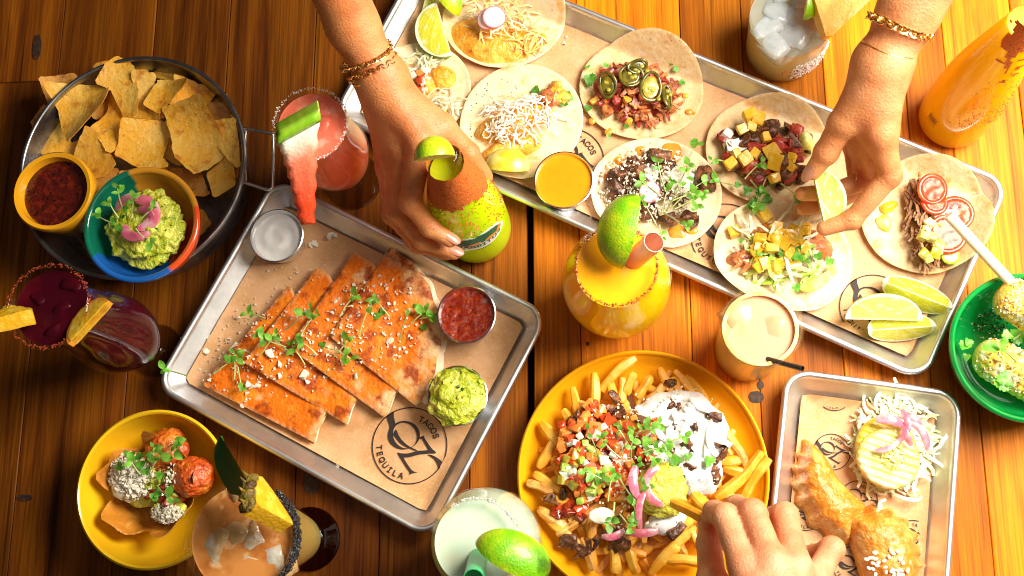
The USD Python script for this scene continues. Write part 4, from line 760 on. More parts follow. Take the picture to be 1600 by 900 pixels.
def cil(parent, px, py, z, Lp, rng, mat='cilantro'):
    k = sc(px, py, z) * rng.uniform(.55, .95); return add('cilantro_leaf', put(lobed(Lp * k, rng), P(px, py, z), rng.uniform(-.35, .35), rng.uniform(-.35, .35), rng.uniform(0, 6.28)), mat, parent, smooth=60)
def heap(parent, name, gen, mats, px, py, rx, ry, n, z0, h, rng, tilt=.4, stuff=False, rotp=0.0, power=.5, ang=None):
    mats = [mats] if isinstance(mats, str) else mats; ms = []
    for i in range(n):
        q, d = rng.uniform(0, 2 * np.pi), rng.uniform() ** power; x, y = rx * d * math.cos(q), ry * d * math.sin(q)
        X, Y = x * math.cos(rotp) - y * math.sin(rotp), x * math.sin(rotp) + y * math.cos(rotp); z = z0 + h * (1 - d * d) * rng.uniform(.55, 1.0)
        m = put(gen(rng), P(px + X, py - Y, z), rng.uniform(-tilt, tilt), rng.uniform(-tilt, tilt), rng.uniform(0, 6.28) if ang is None else ang + rng.uniform(-.5, .5))
        if stuff: ms.append(m)
        else: add(name, m, mats[rng.integers(len(mats))], parent, smooth=45)
    if stuff: add(name, J(ms), mats[0], parent, kind='stuff', smooth=False)
def mound(parent, name, px, py, rx, ry, z0, h, mat, seed, rotp=0.0, wob=.25, frq=120, res=.0035, rough=.3):
    k = sc(px, py, z0); c = P(px, py, z0); a = np.arange(40) * 2 * np.pi / 40; rr = 1 + wob * 2 * fb2(np.c_[np.cos(a), np.sin(a)] * 1.4, 1.0, seed)
    x, y = rx * k * rr * np.cos(a), ry * k * rr * np.sin(a); q = np.c_[x * math.cos(rotp) - y * math.sin(rotp), x * math.sin(rotp) + y * math.cos(rotp)] + c[:2]; R = min(rx, ry) * k
    return add(name, sheet(q, res, lambda p, d: z0 + .0012 + h * (1 - np.clip(1 - d / R, 0, 1) ** 2.2) + h * rough * fb2(p, frq, seed) * np.clip(d / .003, 0, 1), lambda p, d: z0 + 0 * d, seed=seed), mat, parent, smooth=True)
def dab(parent, px, py, rp, mat, z, seed, h=.0012): return mound(parent, 'sauce_spot', px, py, rp, rp * .85, z, h, mat, seed, 0, .3, 200, .002, .1)
shr = lambda L, w, c=1.0, f=.35, n=7, lift=.12: (lambda g: strip(L * g.uniform(.6, 1.3), w * g.uniform(.7, 1.3), g, c, f, n, 4, lift))
dic = lambda s: (lambda g: dice(s * g.uniform(.75, 1.25), g))
def lump(a, b, c, g):
    m = chunk(a, b, c, g, 13).subdivide().subdivide(); v = np.asarray(m.vertices); n = v / (np.linalg.norm(v, axis=1, keepdims=True) + 1e-9); m.vertices = v + n * (a * .55 * fb(v, 1.6 / a, int(g.integers(1e6)), 3))[:, None]; return m
chk = lambda a, b=None, c=None: (lambda g: (lambda k: lump(a * k, (b or a) * k * g.uniform(.6, 1.1), (c or a * .7) * k, g))(g.uniform(.65, 1.3)))
crm = lambda s: (lambda g: chunk(s * g.uniform(.5, 1.3), s * g.uniform(.5, 1.1), s * g.uniform(.4, 1), g, 7))

rng = np.random.default_rng(78)
for x, y, an, L, n in ((205, 345, 1.2, 34, 4), (212, 355, -.9, 40, 3), (190, 345, 2.2, 30, 3), (195, 330, 2.0, 34, 4), (215, 350, .5, 34, 3), (180, 350, 2.8, 26, 3)): sprig(t2, x, y, zt + .004, an, L, rng, n, 15)
for x, y, l in ((182, 352, 20), (178, 340, 18), (196, 322, 18)): cil(t2, x, y, zt + .004, l, rng)

# ------------------------------------------------------------------ tacos
def taco(label, px, py, rx, ry, z, seed, mat='tortilla', tilt=(0, 0), rotp=0.0, lift=.004):
    k = sc(px, py, z); c = P(px, py, z); a = np.arange(90) * 2 * np.pi / 90; rr = 1 + .05 * fb2(np.c_[np.cos(a), np.sin(a)] * 1.3, 1.0, seed)
    x, y = rx * k * rr * np.cos(a), ry * k * rr * np.sin(a); q = np.c_[x * math.cos(rotp) - y * math.sin(rotp), x * math.sin(rotp) + y * math.cos(rotp)] + c[:2]
    t = thing('taco', label, 'taco', c); rng = np.random.default_rng(seed)
    def top(p, d):
        w = p - c[:2]; e = np.clip(1 - d / .014, 0, 1); q = p - TR['c']; ww = 1.15 * np.maximum(np.maximum(np.abs(q @ TR['X']) - TR['a'], np.abs(q @ TR['Y']) - TR['b']) + .0262, 0); return ww + z + .0022 + .0028 * fb2(p, 22, seed) * np.clip(d / .03, .3, 1) + .0011 * fb2(p, 110, seed, 3) + lift * e ** 2 * np.clip(.5 + 2.2 * fb2(p, 14, seed + 5), 0, 1.2) + w @ np.array(tilt)
    add('tortilla', sheet(q, .0036, top, th=.0019, seed=seed), mat, t, smooth=True); return t, rng
ZT = LZ + .0030
# top left: fried fish under golden shreds and radish
t, g = taco('taco of fried fish under golden cabbage shreds with pink edged radish', 788, 28, 96, 86, ZT + .002, 101, 'tortilla_pale')
mound(t, 'fried_fish', 770, 62, 62, 40, ZT + .003, .012, 'fried_fish', 3, -.3); mound(t, 'fried_fish', 815, 70, 40, 24, ZT + .003, .008, 'fried_fish', 4, .2)
heap(t, 'cabbage_shred', shr(.028, .0026, .8, .5), ['golden_shred', 'golden_shred', 'cabbage_white'], 778, 28, 58, 46, 80, ZT + .010, .022, g, .5)
heap(t, 'cabbage_shred', shr(.026, .0024, .8, .5), ['golden_shred'], 818, 50, 36, 34, 34, ZT + .008, .012, g, .4)
def radish(parent, px, py, rp, z, tilt=(0, 0), th=.0016):
    k = sc(px, py, z) * rp; a = lathe([(.0003, 0), (k * .7, 0), (k * .9, .0001), (k, .0004), (k, th - .0004), (k * .9, th), (k * .6, th), (k * .3, th), (.0003, th)], 36); v = np.asarray(a.vertices); rho = np.hypot(v[:, 0], v[:, 1]) / k
    col = np.where(rho[:, None] > .95, np.array((.72, .03, .10)), np.where(rho[:, None] > .88, np.array((.88, .45, .50)), np.array((.92, .86, .84)))); add('radish_slice', put(a, P(px, py, z), tilt[0], tilt[1], 0), 'radish', parent, vcol=col)
radish(t, 762, 30, 17, ZT + .034, (.1, -.2)); radish(t, 772, 27, 18, ZT + .037, (.1, .1))
# far left: shrimp and slaw, half hidden by the arm
t, g = taco('taco of fried shrimp and white slaw half hidden by the left arm', 656, 142, 80, 78, ZT, 102, 'tortilla_pale')
mound(t, 'fried_shrimp', 690, 122, 24, 20, ZT + .003, .014, 'fried_fish', 5); mound(t, 'fried_shrimp', 668, 132, 20, 18, ZT + .003, .012, 'fried_fish', 6)
heap(t, 'slaw_shred', shr(.024, .0028, .9, .45), ['cabbage_white', 'cabbage_white', 'cabbage'], 650, 100, 42, 20, 40, ZT + .004, .014, g); heap(t, 'slaw_shred', shr(.024, .0028, .9, .45), ['cabbage_white', 'cabbage_white'], 688, 162, 36, 22, 34, ZT + .004, .014, g)
heap(t, 'tomato_dice', dic(.0065), ['pico_red', 'pico_orange', 'onion_white'], 652, 122, 24, 18, 20, ZT + .008, .010, g); dab(t, 690, 172, 10, 'orange_sauce', ZT + .006, 9)
# crispy white noodles
t, g = taco('taco of orange fish under curly white crispy noodles with a yellow pickle wedge', 814, 190, 96, 94, ZT + .0045, 103, 'tortilla_pale', rotp=.5)
for x, y, a, b, s in ((785, 200, 46, 26, 7), (826, 180, 40, 22, 8), (800, 232, 54, 20, 9), (870, 150, 18, 16, 10)): mound(t, 'fried_fish', x, y, a, b, ZT + .006, .011, 'fried_fish', s, .3)
heap(t, 'fish_chunk', chk(.009), ['pulled_pork', 'fried_fish'], 870, 152, 16, 12, 6, ZT + .010, .006, g)
heap(t, 'crispy_noodle', lambda q: strip(.034 * q.uniform(.6, 1.2), .0021, q, 1.9, .9, 12, 4, .10), ['noodle'], 812, 186, 60, 36, 88, ZT + .014, .020, g, .7, rotp=.2)
for x, y in ((842, 138), (848, 144), (895, 152), (892, 146), (886, 158)): cil(t, x, y, ZT + .011, 20, g)
lime('yellow pickle wedge on the edge of the noodle taco', P(794, 262, ZT + .014), 68 * sc(794, 262), 30 * sc(794, 262), P(826, 266, 0) - P(762, 262, 0), rd=(-.1, .25, 1), half=.75, rind='cucumber_gold')
heap(t, 'pepper_fleck', crm(.0009), ['dark_dust'], 770, 175, 50, 60, 90, ZT + .0068, .0008, g, stuff=True)
# pulled pork with jalapeno rings
t, g = taco('taco of pulled pork topped with dark jalapeno rings', 1002, 141, 97, 84, ZT + .0005, 104, 'tortilla', rotp=-.2)
mound(t, 'pulled_pork', 990, 142, 64, 46, ZT + .002, .012, 'red_meat', 11, -.25)
heap(t, 'pork_shred', shr(.018, .0055, .7, .7), ['pulled_pork', 'pulled_pork', 'red_meat'], 1000, 145, 66, 46, 110, ZT + .008, .016, g, .5, rotp=-.3)
heap(t, 'pork_chunk', chk(.0075, .006), ['pulled_pork', 'red_meat', 'fried_fish'], 990, 150, 62, 44, 34, ZT + .008, .014, g, .8)
def pepper_ring(parent, px, py, rx, ry, z, tilt, rz, seed):
    k = sc(px, py, z); a = np.linspace(0, 2 * np.pi, 30); w = .0036; rr = 1 + .06 * np.sin(a * 3 + seed)
    p = np.c_[rx * k * np.cos(a) * rr, ry * k * np.sin(a) * rr, .0012 * np.sin(a * 2)]; m = put(tube(p, w * .5, 8, .7, caps=False), P(px, py, z), tilt[0], tilt[1], rz); q = add('jalapeno_ring', m, 'jalapeno', parent, smooth=60)
    rg = np.random.default_rng(seed)
    for i in range(6): add('seed', put(blob(.0026, .2, 300, i, 1, (1, 1, .5)), P(px, py, z - .001) + np.array([rg.normal(0, rx * k * .35), rg.normal(0, ry * k * .35), 0])), 'jalapeno_flesh', q, smooth=60)
    d = np.c_[rx * k * .8 * np.cos(a[:-1]), ry * k * .8 * np.sin(a[:-1])]; add('membrane', put(sheet(d, .003, lambda p, dd: -.0005 + .0014 * fb2(p, 280, seed), th=.0015), P(px, py, z), tilt[0], tilt[1], rz), 'jalapeno_flesh' if seed == 3 else 'jalapeno', q, smooth=True)
pepper_ring(t, 949, 132, 13, 20, ZT + .026, (.2, -.3), .1, 1); pepper_ring(t, 986, 118, 18, 17, ZT + .030, (0, .1), .3, 2); pepper_ring(t, 1017, 136, 16, 23, ZT + .030, (.1, .15), -.1, 3); pepper_ring(t, 1043, 152, 8, 19, ZT + .024, (.1, .7), .2, 4); pepper_ring(t, 997, 104, 15, 10, ZT + .030, (.5, .1), .2, 5)
for x, y, l in ((915, 128, 26), (921, 105, 16), (922, 172, 15), (948, 105, 14), (1042, 92, 24), (1046, 98, 20), (1056, 112, 16), (1062, 126, 14), (980, 195, 15), (948, 214, 12), (993, 142, 14), (1030, 155, 14)): cil(t, x, y, ZT + .010, l, g)
for x, y, r_, m_ in ((1071, 150, 5, 'mango'), (1077, 175, 6, 'orange_sauce'), (1085, 178, 4, 'orange_sauce'), (951, 206, 7, 'orange_sauce'), (925, 190, 6, 'orange_sauce')): dab(t, x, y, r_, m_, ZT + .003, int(x))
# dark beef, crumbled white cheese, greens
t, g = taco('taco of dark beef chunks, crumbled white cheese and green sprouts', 1025, 302, 103, 90, ZT + .005, 105, 'tortilla_pale', rotp=-.3)
for x, y, r_ in ((968, 252, 9), (1003, 237, 11), (1050, 236, 16), (1053, 245, 13), (1058, 362, 14), (1082, 360, 9), (950, 278, 9), (975, 330, 12)): dab(t, x, y, r_, 'orange_sauce', ZT + .0065, int(x + y), .0016)
heap(t, 'beef_chunk', chk(.0105, .0085, .008), ['beef_dark'], 1010, 290, 62, 42, 36, ZT + .009, .016, g, .8, rotp=-.3)
for x, y in ((1096, 290), (1102, 282), (1083, 348), (1075, 340), (1022, 240), (1030, 244), (978, 272), (984, 290), (968, 302), (962, 296), (1050, 345), (1040, 338)): add('beef_chunk', put(chk(.012, .0095, .009)(g), P(x, y, ZT + .015), g.uniform(-.5, .5), g.uniform(-.5, .5), g.uniform(0, 6)), 'beef_dark', t, smooth=50)
mound(t, 'cheese_patch', 1005, 278, 26, 20, ZT + .016, .008, 'cotija', 17, 0, .35, 300, .003, .5); mound(t, 'cheese_patch', 1060, 286, 30, 22, ZT + .014, .008, 'cotija', 18, 0, .35, 300, .003, .5)
heap(t, 'cheese_crumb', crm(.0020), ['cotija'], 1015, 288, 80, 58, 620, ZT + .010, .024, g, stuff=True); radish(t, 1015, 300, 17, ZT + .027, (.35, .1))
for x, y, an, L, n in ((1032, 345, 1.45, 62, 4), (1036, 340, 1.2, 70, 4), (1042, 335, 1.0, 74, 4), (1040, 320, .4, 60, 4), (1048, 330, .1, 50, 4), (1028, 358, 2.0, 50, 3), (1050, 305, .7, 52, 4), (1040, 300, 1.8, 48, 4), (1032, 330, -.6, 50, 3), (1062, 300, -.6, 36, 4), (1030, 350, -1.6, 26, 4), (1070, 262, .9, 40, 3), (1036, 310, 2.5, 40, 3)): sprig(t, x, y, ZT + .022, an, L, g, n, 15)
# dark beef with pineapple dice
t, g = taco('taco of dark beef with yellow pineapple dice and cilantro', 1200, 238, 99, 88, ZT + .002, 106, 'tortilla', rotp=-.3)
mound(t, 'beef', 1195, 240, 66, 46, ZT + .003, .010, 'beef_dark', 21, .3)
heap(t, 'beef_chunk', chk(.0105, .0085, .008), ['beef_dark', 'beef_dark', 'red_meat'], 1200, 238, 72, 50, 62, ZT + .009, .016, g, .8, rotp=-.3)
for x, y, s in ((1172, 180, .0125), (1186, 186, .0125), (1174, 198, .010), (1160, 202, .009), (1142, 255, .012), (1164, 248, .0125), (1206, 236, .0135), (1213, 254, .0145), (1237, 246, .009), (1235, 260, .009), (1210, 278, .010), (1180, 240, .009), (1150, 240, .009), (1196, 215, .009)): add('pineapple_dice', put(dice(s, g), P(x, y, ZT + .026), g.uniform(-.4, .4), g.uniform(-.4, .4), g.uniform(0, 6)), 'mango', t, smooth=30)
for x, y, s in ((1136, 210, .010), (1141, 230, .011), (1160, 228, .009), (1148, 226, .010)): add('onion_dice', put(dice(s, g), P(x, y, ZT + .018), g.uniform(-.4, .4), g.uniform(-.4, .4), g.uniform(0, 6)), 'onion_pale', t, smooth=30)
mound(t, 'pineapple_mash', 1256, 225, 17, 22, ZT + .010, .016, 'cucumber', 23, 0, .3, 250)
for x, y, an, L, n in ((1160, 285, .8, 40, 4), (1150, 290, 3.1, 34, 3), (1170, 280, -1.2, 30, 4), (1185, 300, -1.8, 30, 4), (1215, 285, -.8, 46, 4), (1150, 262, 2.6, 40, 2), (1200, 275, -2.0, 30, 3)): sprig(t, x, y, ZT + .016, an, L, g, n, 14)
for x, y, l in ((1175, 312, 22), (1182, 305, 22), (1168, 318, 20), (1193, 308, 20), (1155, 285, 22), (1170, 292, 20), (1205, 275, 24), (1190, 318, 20)): cil(t, x, y, ZT + .018, l, g)
# lettuce, pineapple, pork
t, g = taco('taco of lettuce, pork and pineapple behind the peach drink', 1221, 402, 109, 92, ZT + .006, 107, 'tortilla_pale', rotp=-.35, lift=.006)
mound(t, 'pulled_pork', 1160, 405, 26, 14, ZT + .008, .010, 'pulled_pork', 31); mound(t, 'pulled_pork', 1268, 385, 36, 26, ZT + .008, .012, 'pulled_pork', 32, -.5); mound(t, 'pulled_pork', 1205, 370, 34, 22, ZT + .008, .010, 'pulled_pork', 33)
heap(t, 'pork_shred', shr(.015, .005, .7, .7), ['pulled_pork'], 1165, 405, 26, 14, 16, ZT + .014, .006, g)
heap(t, 'lettuce_shred', shr(.032, .0055, .6, .3), ['lettuce', 'lettuce', 'cabbage', 'cabbage_white'], 1222, 405, 60, 40, 80, ZT + .012, .018, g, .4, rotp=-.1)
heap(t, 'pineapple_dice', dic(.0095), ['mango'], 1222, 378, 44, 26, 34, ZT + .022, .012, g, .5, rotp=.3); heap(t, 'pineapple_dice', dic(.009), ['mango'], 1210, 412, 40, 14, 14, ZT + .020, .006, g, .5)
for x, y, s in ((1147, 362, .010), (1196, 337, .012), (1258, 358, .010)): add('pineapple_dice', put(dice(s, g), P(x, y, ZT + .012), .1, .1, x), 'mango', t, smooth=30)
heap(t, 'cabbage_shred', shr(.030, .0042, .5, .4), ['cabbage_white'], 1225, 360, 70, 40, 26, ZT + .018, .012, g, .4)
for x, y, l in ((1226, 400, 28), (1240, 398, 24), (1290, 408, 26), (1285, 400, 22), (1252, 388, 20), (1250, 450, 20), (1215, 392, 20), (1182, 395, 20), (1156, 373, 15), (1260, 410, 18)): cil(t, x, y, ZT + .030, l, g)
m = sheet(outline([tuple(P(x, y, ZT + .02)[:2]) for x, y in ((1250, 445), (1290, 425), (1300, 408), (1312, 420), (1285, 448), (1258, 456))], 40), .004, lambda p, d: ZT + .02 + .003 * fb2(p, 150, 3), th=.0008); add('lettuce_leaf', m, 'lettuce', t, smooth=True)
# shredded beef with tomato slices
t, g = taco('taco of shredded beef with red tomato slices at the right end', 1441, 339, 99, 96, ZT + .001, 108, 'tortilla', rotp=-.35, lift=.005)
mound(t, 'shredded_beef', 1438, 345, 22, 70, ZT + .002, .018, 'beef_shred', 41, .12)
heap(t, 'beef_strand', shr(.022, .0036, .5, .6), ['beef_shred'], 1440, 350, 22, 74, 110, ZT + .010, .016, g, .3, ang=1.5, rotp=.12)
heap(t, 'beef_strand', shr(.018, .0036, .5, .6), ['beef_shred'], 1458, 400, 20, 14, 30, ZT + .008, .010, g, .3)
def slice_tomato(parent, px, py, rp, z, tilt, a0=0, a1=2 * np.pi):
    k = sc(px, py, z) * rp; a = np.linspace(a0, a1, 36); p = np.c_[.96 * k * np.cos(a), .96 * k * np.sin(a), 0 * a]; M = (tilt[0], tilt[1], 0)
    s = add('tomato_slice', put(tube(p, .0028, 8, .6, caps=True), P(px, py, z), *M), 'tomato', parent, smooth=60)
    q = np.c_[.90 * k * np.cos(a), .90 * k * np.sin(a)]; add('tomato_flesh', put(sheet(q[:-1], .0025, lambda w, d: .0016 + .0020 * fb2(w, 260, 7) * np.clip(d / .003, 0, 1), th=.0028), P(px, py, z), *M), 'tomato_flesh' if a1 > 6 else 'tomato', s, smooth=True)
slice_tomato(t, 1457, 296, 23, ZT + .030, (.2, .25)); slice_tomato(t, 1460, 316, 19, ZT + .026, (-.1, .1), 3.0, 6.4)
slice_tomato(t, 1480, 366, 30, ZT + .022, (.1, .1)); slice_tomato(t, 1492, 334, 27, ZT + .020, (0, -.1), -2.0, 2.4)
heap(t, 'onion_dice', dic(.006), ['onion_white', 'cotija', 'cabbage'], 1480, 335, 26, 22, 34, ZT + .012, .012, g); heap(t, 'pickle_dice', dic(.0075), ['cucumber_gold', 'cucumber'], 1450, 375, 24, 34, 16, ZT + .022, .006, g)
mound(t, 'egg_bits', 1388, 324, 16, 10, ZT + .003, .004, 'mango', 44, .4, .5, 300); mound(t, 'egg_bits', 1382, 348, 12, 14, ZT + .003, .004, 'cucumber_gold', 45, .4, .5, 300); mound(t, 'egg_bits', 1369, 381, 6, 7, ZT + .003, .003, 'cucumber_gold', 46)
pm('cucumber_skin', (.16, .28, .02), .3); k = 13 * sc(1483, 400)
q = add('pickle_slice', lathe([(.0003, .003), (k * .85, .003), (k, .002), (k, -.001), (.0003, -.001)], 24, P(1484, 400, ZT + .014)), 'cucumber', t, smooth=40); add('pickle_skin', lathe([(k * .9 + .002 * math.cos(a), .001 + .002 * math.sin(a)) for a in np.linspace(0, 6.28, 9)[:-1]], 24, P(1484, 400, ZT + .014), close=True), 'lime_rind', q)
# loose crumbs and the limes on the long tray
rng = np.random.default_rng(5)
tt = thing('loose_crumbs', 'pale cheese crumbs fallen on the long paper beside the sauce cup', 'crumbs', P(920, 320, LZ), kind='stuff')
heap(tt, 'crumb', crm(.0022), ['cotija'], 915, 315, 30, 26, 18, LZ + .002, 0, rng, stuff=True); heap(tt, 'crumb', crm(.0022), ['cotija'], 885, 65, 8, 8, 3, LZ + .002, 0, rng, stuff=True); heap(tt, 'crumb', crm(.0016), ['chili_dust'], 830, 290, 40, 14, 14, LZ + .002, 0, rng, stuff=True)
Zl = ZT + .010
def lime_flat(label, tip0, tip1, rim, z, seed=0, tint=(.70, .70, .12), half=.62):
    """a wedge whose open cut side faces up: its inner edge from tip0 to tip1, rim the farthest point of the rind"""
    a, b, r = P(*tip0, z), P(*tip1, z), P(*rim, z); c = (a + b) / 2; lime(label, c, np.linalg.norm(b - a), np.linalg.norm(r - c), b - a, face=r - c, n=(.1, -.1, 1), half=half, tint=tint, seed=seed)
lime_flat('largest lime wedge lying flesh up by the left arm', (690, 6), (698, 84), (650, 58), ZT + .018, 1, (.62, .58, .04))
lime('lime wedge at the top edge behind the larger lime wedge', P(660, 14, Zl), 52 * sc(660, 14), 24 * sc(660, 14), P(690, 2, 0) - P(638, 26, 0), face=P(655, 0, 0) - P(660, 14, 0) - np.array([0, 0, .02]), n=(0, -.5, 1))
lime('lime wedge cut off by the top edge above the fish taco', P(698, 2, Zl), 60 * sc(690, 10), 28 * sc(690, 10), P(720, 20, 0) - P(690, -20, 0), rd=(.2, .1, 1), half=.7, rind='lime_rind')
Rl = 36 * sc(1433, 460); lime('lime wedge lying highest of three at the tray corner beside the last taco', P(1434, 461, LZ + .004 + Rl * .9), 108 * sc(1432, 455), Rl, P(1484, 478, 0) - P(1386, 440, 0), rd=(.05, .25, -1), half=.72, tint=(.62, .58, .05))
lime('pale lime wedge with its green rind upward, leftmost of three at the tray corner', P(1381, 500, Zl + .016), 112 * sc(1380, 490), 42 * sc(1380, 490), P(1434, 498, 0) - P(1328, 502, 0), face=P(1380, 462, 0) - P(1381, 497, 0) + np.array([0, 0, .012]), n=(0, -.45, 1), tint=(.52, .57, .13))
lime('lime wedge lying lowest of three at the tray corner over the logo', P(1410, 513, LZ + .004 + Rl * .9), 100 * sc(1410, 512), Rl, P(1460, 508, 0) - P(1362, 514, 0), rd=(.0, .3, -1), half=.72, tint=(.62, .56, .05))

# ------------------------------------------------------------------ quesadilla wedges, shingled on the left tray
rng = np.random.default_rng(31)
QW = [((318, 604), 50, -26, 196, 'lowest quesadilla wedge, at the left end of the shingled row'), ((386, 571), 55, -30, 182, 'second quesadilla wedge from the left of the shingled row'),
      ((455, 548), 58, -35, 180, 'third quesadilla wedge from the left, browned tip towards the lime bottle'), ((519, 531), 58, -38, 169, 'topmost quesadilla wedge with a pale rounded edge beside the salsa cup')]
def quesadilla(k, ap, a0, a1, Rp, label):
    z = LZ + .004; s = sc(*ap, z); R = Rp * s; c = P(*ap, z); a = np.radians(np.linspace(a1, a0, 26)); am = math.radians((a0 + a1) / 2)
    t = thing('quesadilla_wedge', label, 'quesadilla', c); d0 = np.array([math.cos(am), math.sin(am)])
    arc = np.c_[R * np.cos(a), R * np.sin(a)] * (1 + .012 * np.sin(a * 23 + k))[:, None]; pol = np.vstack([[[.003, .0]], arc])
    lift = (.004 if k == 0 else .0135); tilt = -lift / (R * .62)
    base = lambda p: z + np.maximum(lift + (p @ d0) * tilt, 0) + .0013 * fb2(p, 35, k + 3)
    lay = lambda sh, o, th, wob: sheet(pol * sh + c[:2], .0042, lambda p, d: base(p - c[:2]) + o + wob * fb2(p, 130, k) - .0012 * np.clip(1 - d / .004, 0, 1) * (o > .004), th=th, seed=k)
    add('lower_tortilla', lay(1.0, .0020, .0018, .0006), 'flour_tortilla', t, smooth=True)
    add('melted_cheese', lay(.985, .0066, .0046, .0018), 'melted_cheese', t, smooth=True)
    top = lay(1.0, .0092, .0020, .0015); v = np.asarray(top.vertices)[:, :2] - c[:2]; rho = np.hypot(v[:, 0], v[:, 1]) / R
    w = np.clip((rho - .93 + .42 * fb2(v, 60, k + 9) + (.10 if k == 3 else 0)) / .10, 0, 1) * np.clip(.7 + 1.6 * fb2(v, 25, k), 0, 1); ang = np.arctan2(v[:, 1], v[:, 0])
    ed = shapely.distance(shapely.Polygon(pol).exterior, shapely.points(v)); w = np.maximum(w, np.clip(1 - ed / .0018, 0, 1) * .5); w = np.maximum(w, np.clip((v @ [-.45, .9] / R - .62 + .5 * fb2(v, 70, k + 31)) / .12, 0, 1) * (.9 if k in (1, 2) else .3)); w = np.maximum(w, np.clip((fb2(v, 38, k + 20) - .16) / .08, 0, 1) * .7)
    col = (1 - w[:, None]) * np.array((.78, .160, .003)) + w[:, None] * np.array((.82, .58, .30)); add('browned_tortilla', top, 'quesadilla_top', t, vcol=col)
    if k == 3: m = sheet(pol * 1.0 @ np.array([[math.cos(.06), math.sin(.06)], [-math.sin(.06), math.cos(.06)]]) * 1.02 + c[:2] + np.array([.003, -.002]), .005, lambda p, d: base(p - c[:2]) + .0004, th=.0014); add('lower_tortilla', m, 'flour_tortilla', t, smooth=True)
    return t
pm('quesadilla_top', (.7, .2, .02), .5, vc=True, lay=[((.84, .27, .012), 70, .48, .7, 3, .8), ((.30, .040, .003), 58, .51, .63, 5, .9), ((.90, .66, .34), 240, .66, .74, 3, .5), ((.07, .018, .006), 110, .69, .76, 3)], bump=.9, bs=230, bd=.002, spec=.3)
for k, q in enumerate(QW): quesadilla(k, *q)
zq = LZ + .0175
tq = thing('cheese_crumbs', 'white cheese crumbs scattered over the quesadilla wedges and paper', 'crumbs', P(450, 540, zq), kind='stuff')
def qz(px, py):
    p = P(px, py, .026)[:2]; z = LZ + .0015
    for k, (ap, a0, a1, Rp, _) in enumerate(QW):
        s_ = sc(*ap, LZ + .004); q = p - P(*ap, LZ + .004)[:2]; am = math.radians((a0 + a1) / 2); an = math.degrees(math.atan2(q[1], q[0])); lf = .004 if k == 0 else .0135
        if a1 < an < a0 and np.hypot(*q) < Rp * s_ * .97: z = max(z, LZ + .004 + .0100 + max(lf + (q @ [math.cos(am), math.sin(am)]) * -lf / (Rp * s_ * .62), 0))
    return z
ms = []
for cx_, cy_, rx_, ry_, n_, sz_ in ((455, 540, 120, 60, 170, .0019), (590, 500, 75, 70, 110, .0022), (360, 590, 60, 40, 50, .0020), (480, 520, 150, 110, 120, .0015)):
    for _ in range(n_):
        a_, d_ = rng.uniform(0, 6.283), rng.uniform() ** .5; x_, y_ = cx_ + rx_ * d_ * math.cos(a_), cy_ + ry_ * d_ * math.sin(a_); ms.append(put(crm(sz_)(rng), P(x_, y_, qz(x_, y_) + .0006), rz=a_))
add('crumb', J(ms), 'cotija', tq, kind='stuff', smooth=False)
for x, y, s in ((518, 369, .0058), (492, 381, .0048), (487, 383, .004), (524, 366, .0045), (328, 528, .005), (322, 549, .005), (365, 541, .006), (422, 552, .0065), (438, 568, .005), (474, 586, .0065), (480, 596, .004), (556, 588, .0045), (610, 532, .005), (600, 522, .004), (386, 600, .005), (392, 604, .004), (402, 603, .004), (528, 726, .004), (437, 588, .004), (378, 634, .003), (345, 640, .003), (372, 497, .003)):
    add('cheese_piece', put(chunk(s, s * .8, s * .6, rng, 11), P(x, y, qz(x, y) + .001), rng.uniform(0, 1), 0, rng.uniform(0, 6)), 'cotija', tq, smooth=50)
SP = [(300, 590, 2.9, 40, 3), (330, 588, .35, 52, 4), (420, 500, 2.6, 30, 4), (440, 520, .3, 60, 4), (455, 545, 2.8, 52, 4), (465, 560, 2.4, 46, 3), (470, 530, 1.2, 46, 4), (500, 560, 2.2, 40, 4), (512, 545, -.3, 44, 4), (530, 500, .9, 44, 3), (560, 535, 1.2, 60, 3), (640, 510, .8, 34, 4), (625, 540, 1.3, 60, 2), (612, 500, 2.0, 40, 3), (655, 500, .2, 24, 4), (372, 570, -1.3, 40, 3), (366, 600, 1.3, 46, 4), (405, 560, .6, 46, 4), (480, 575, 1.9, 40, 4), (520, 560, .8, 36, 3)]
SL = ['sprig of green microgreens lying over the tray edge at its left corner', None, None, None]
for i, (x, y, an, L, n) in enumerate(SP):
    z = qz(x, y) + .0005 if i else .028; c = P(x, y, z); wd = 'lowest' if x < 380 else 'second' if x < 450 else 'third' if x < 515 else 'topmost'
    t = thing('microgreen_sprig', SL[0] if i == 0 else f'thin sprig of green microgreens strewn on the {wd} quesadilla wedge', 'microgreen', c, group=None if i == 0 else f'microgreens on the {wd} quesadilla wedge')
    LOC[t] = c; sprig(t, x, y, z, an, L, rng, n, 15)
for x, y, l in ((597, 492, 26), (655, 490, 22), (660, 515, 22), (603, 487, 18), (508, 540, 22)): cil(t, x, y, qz(x, y) + .003, l, rng)

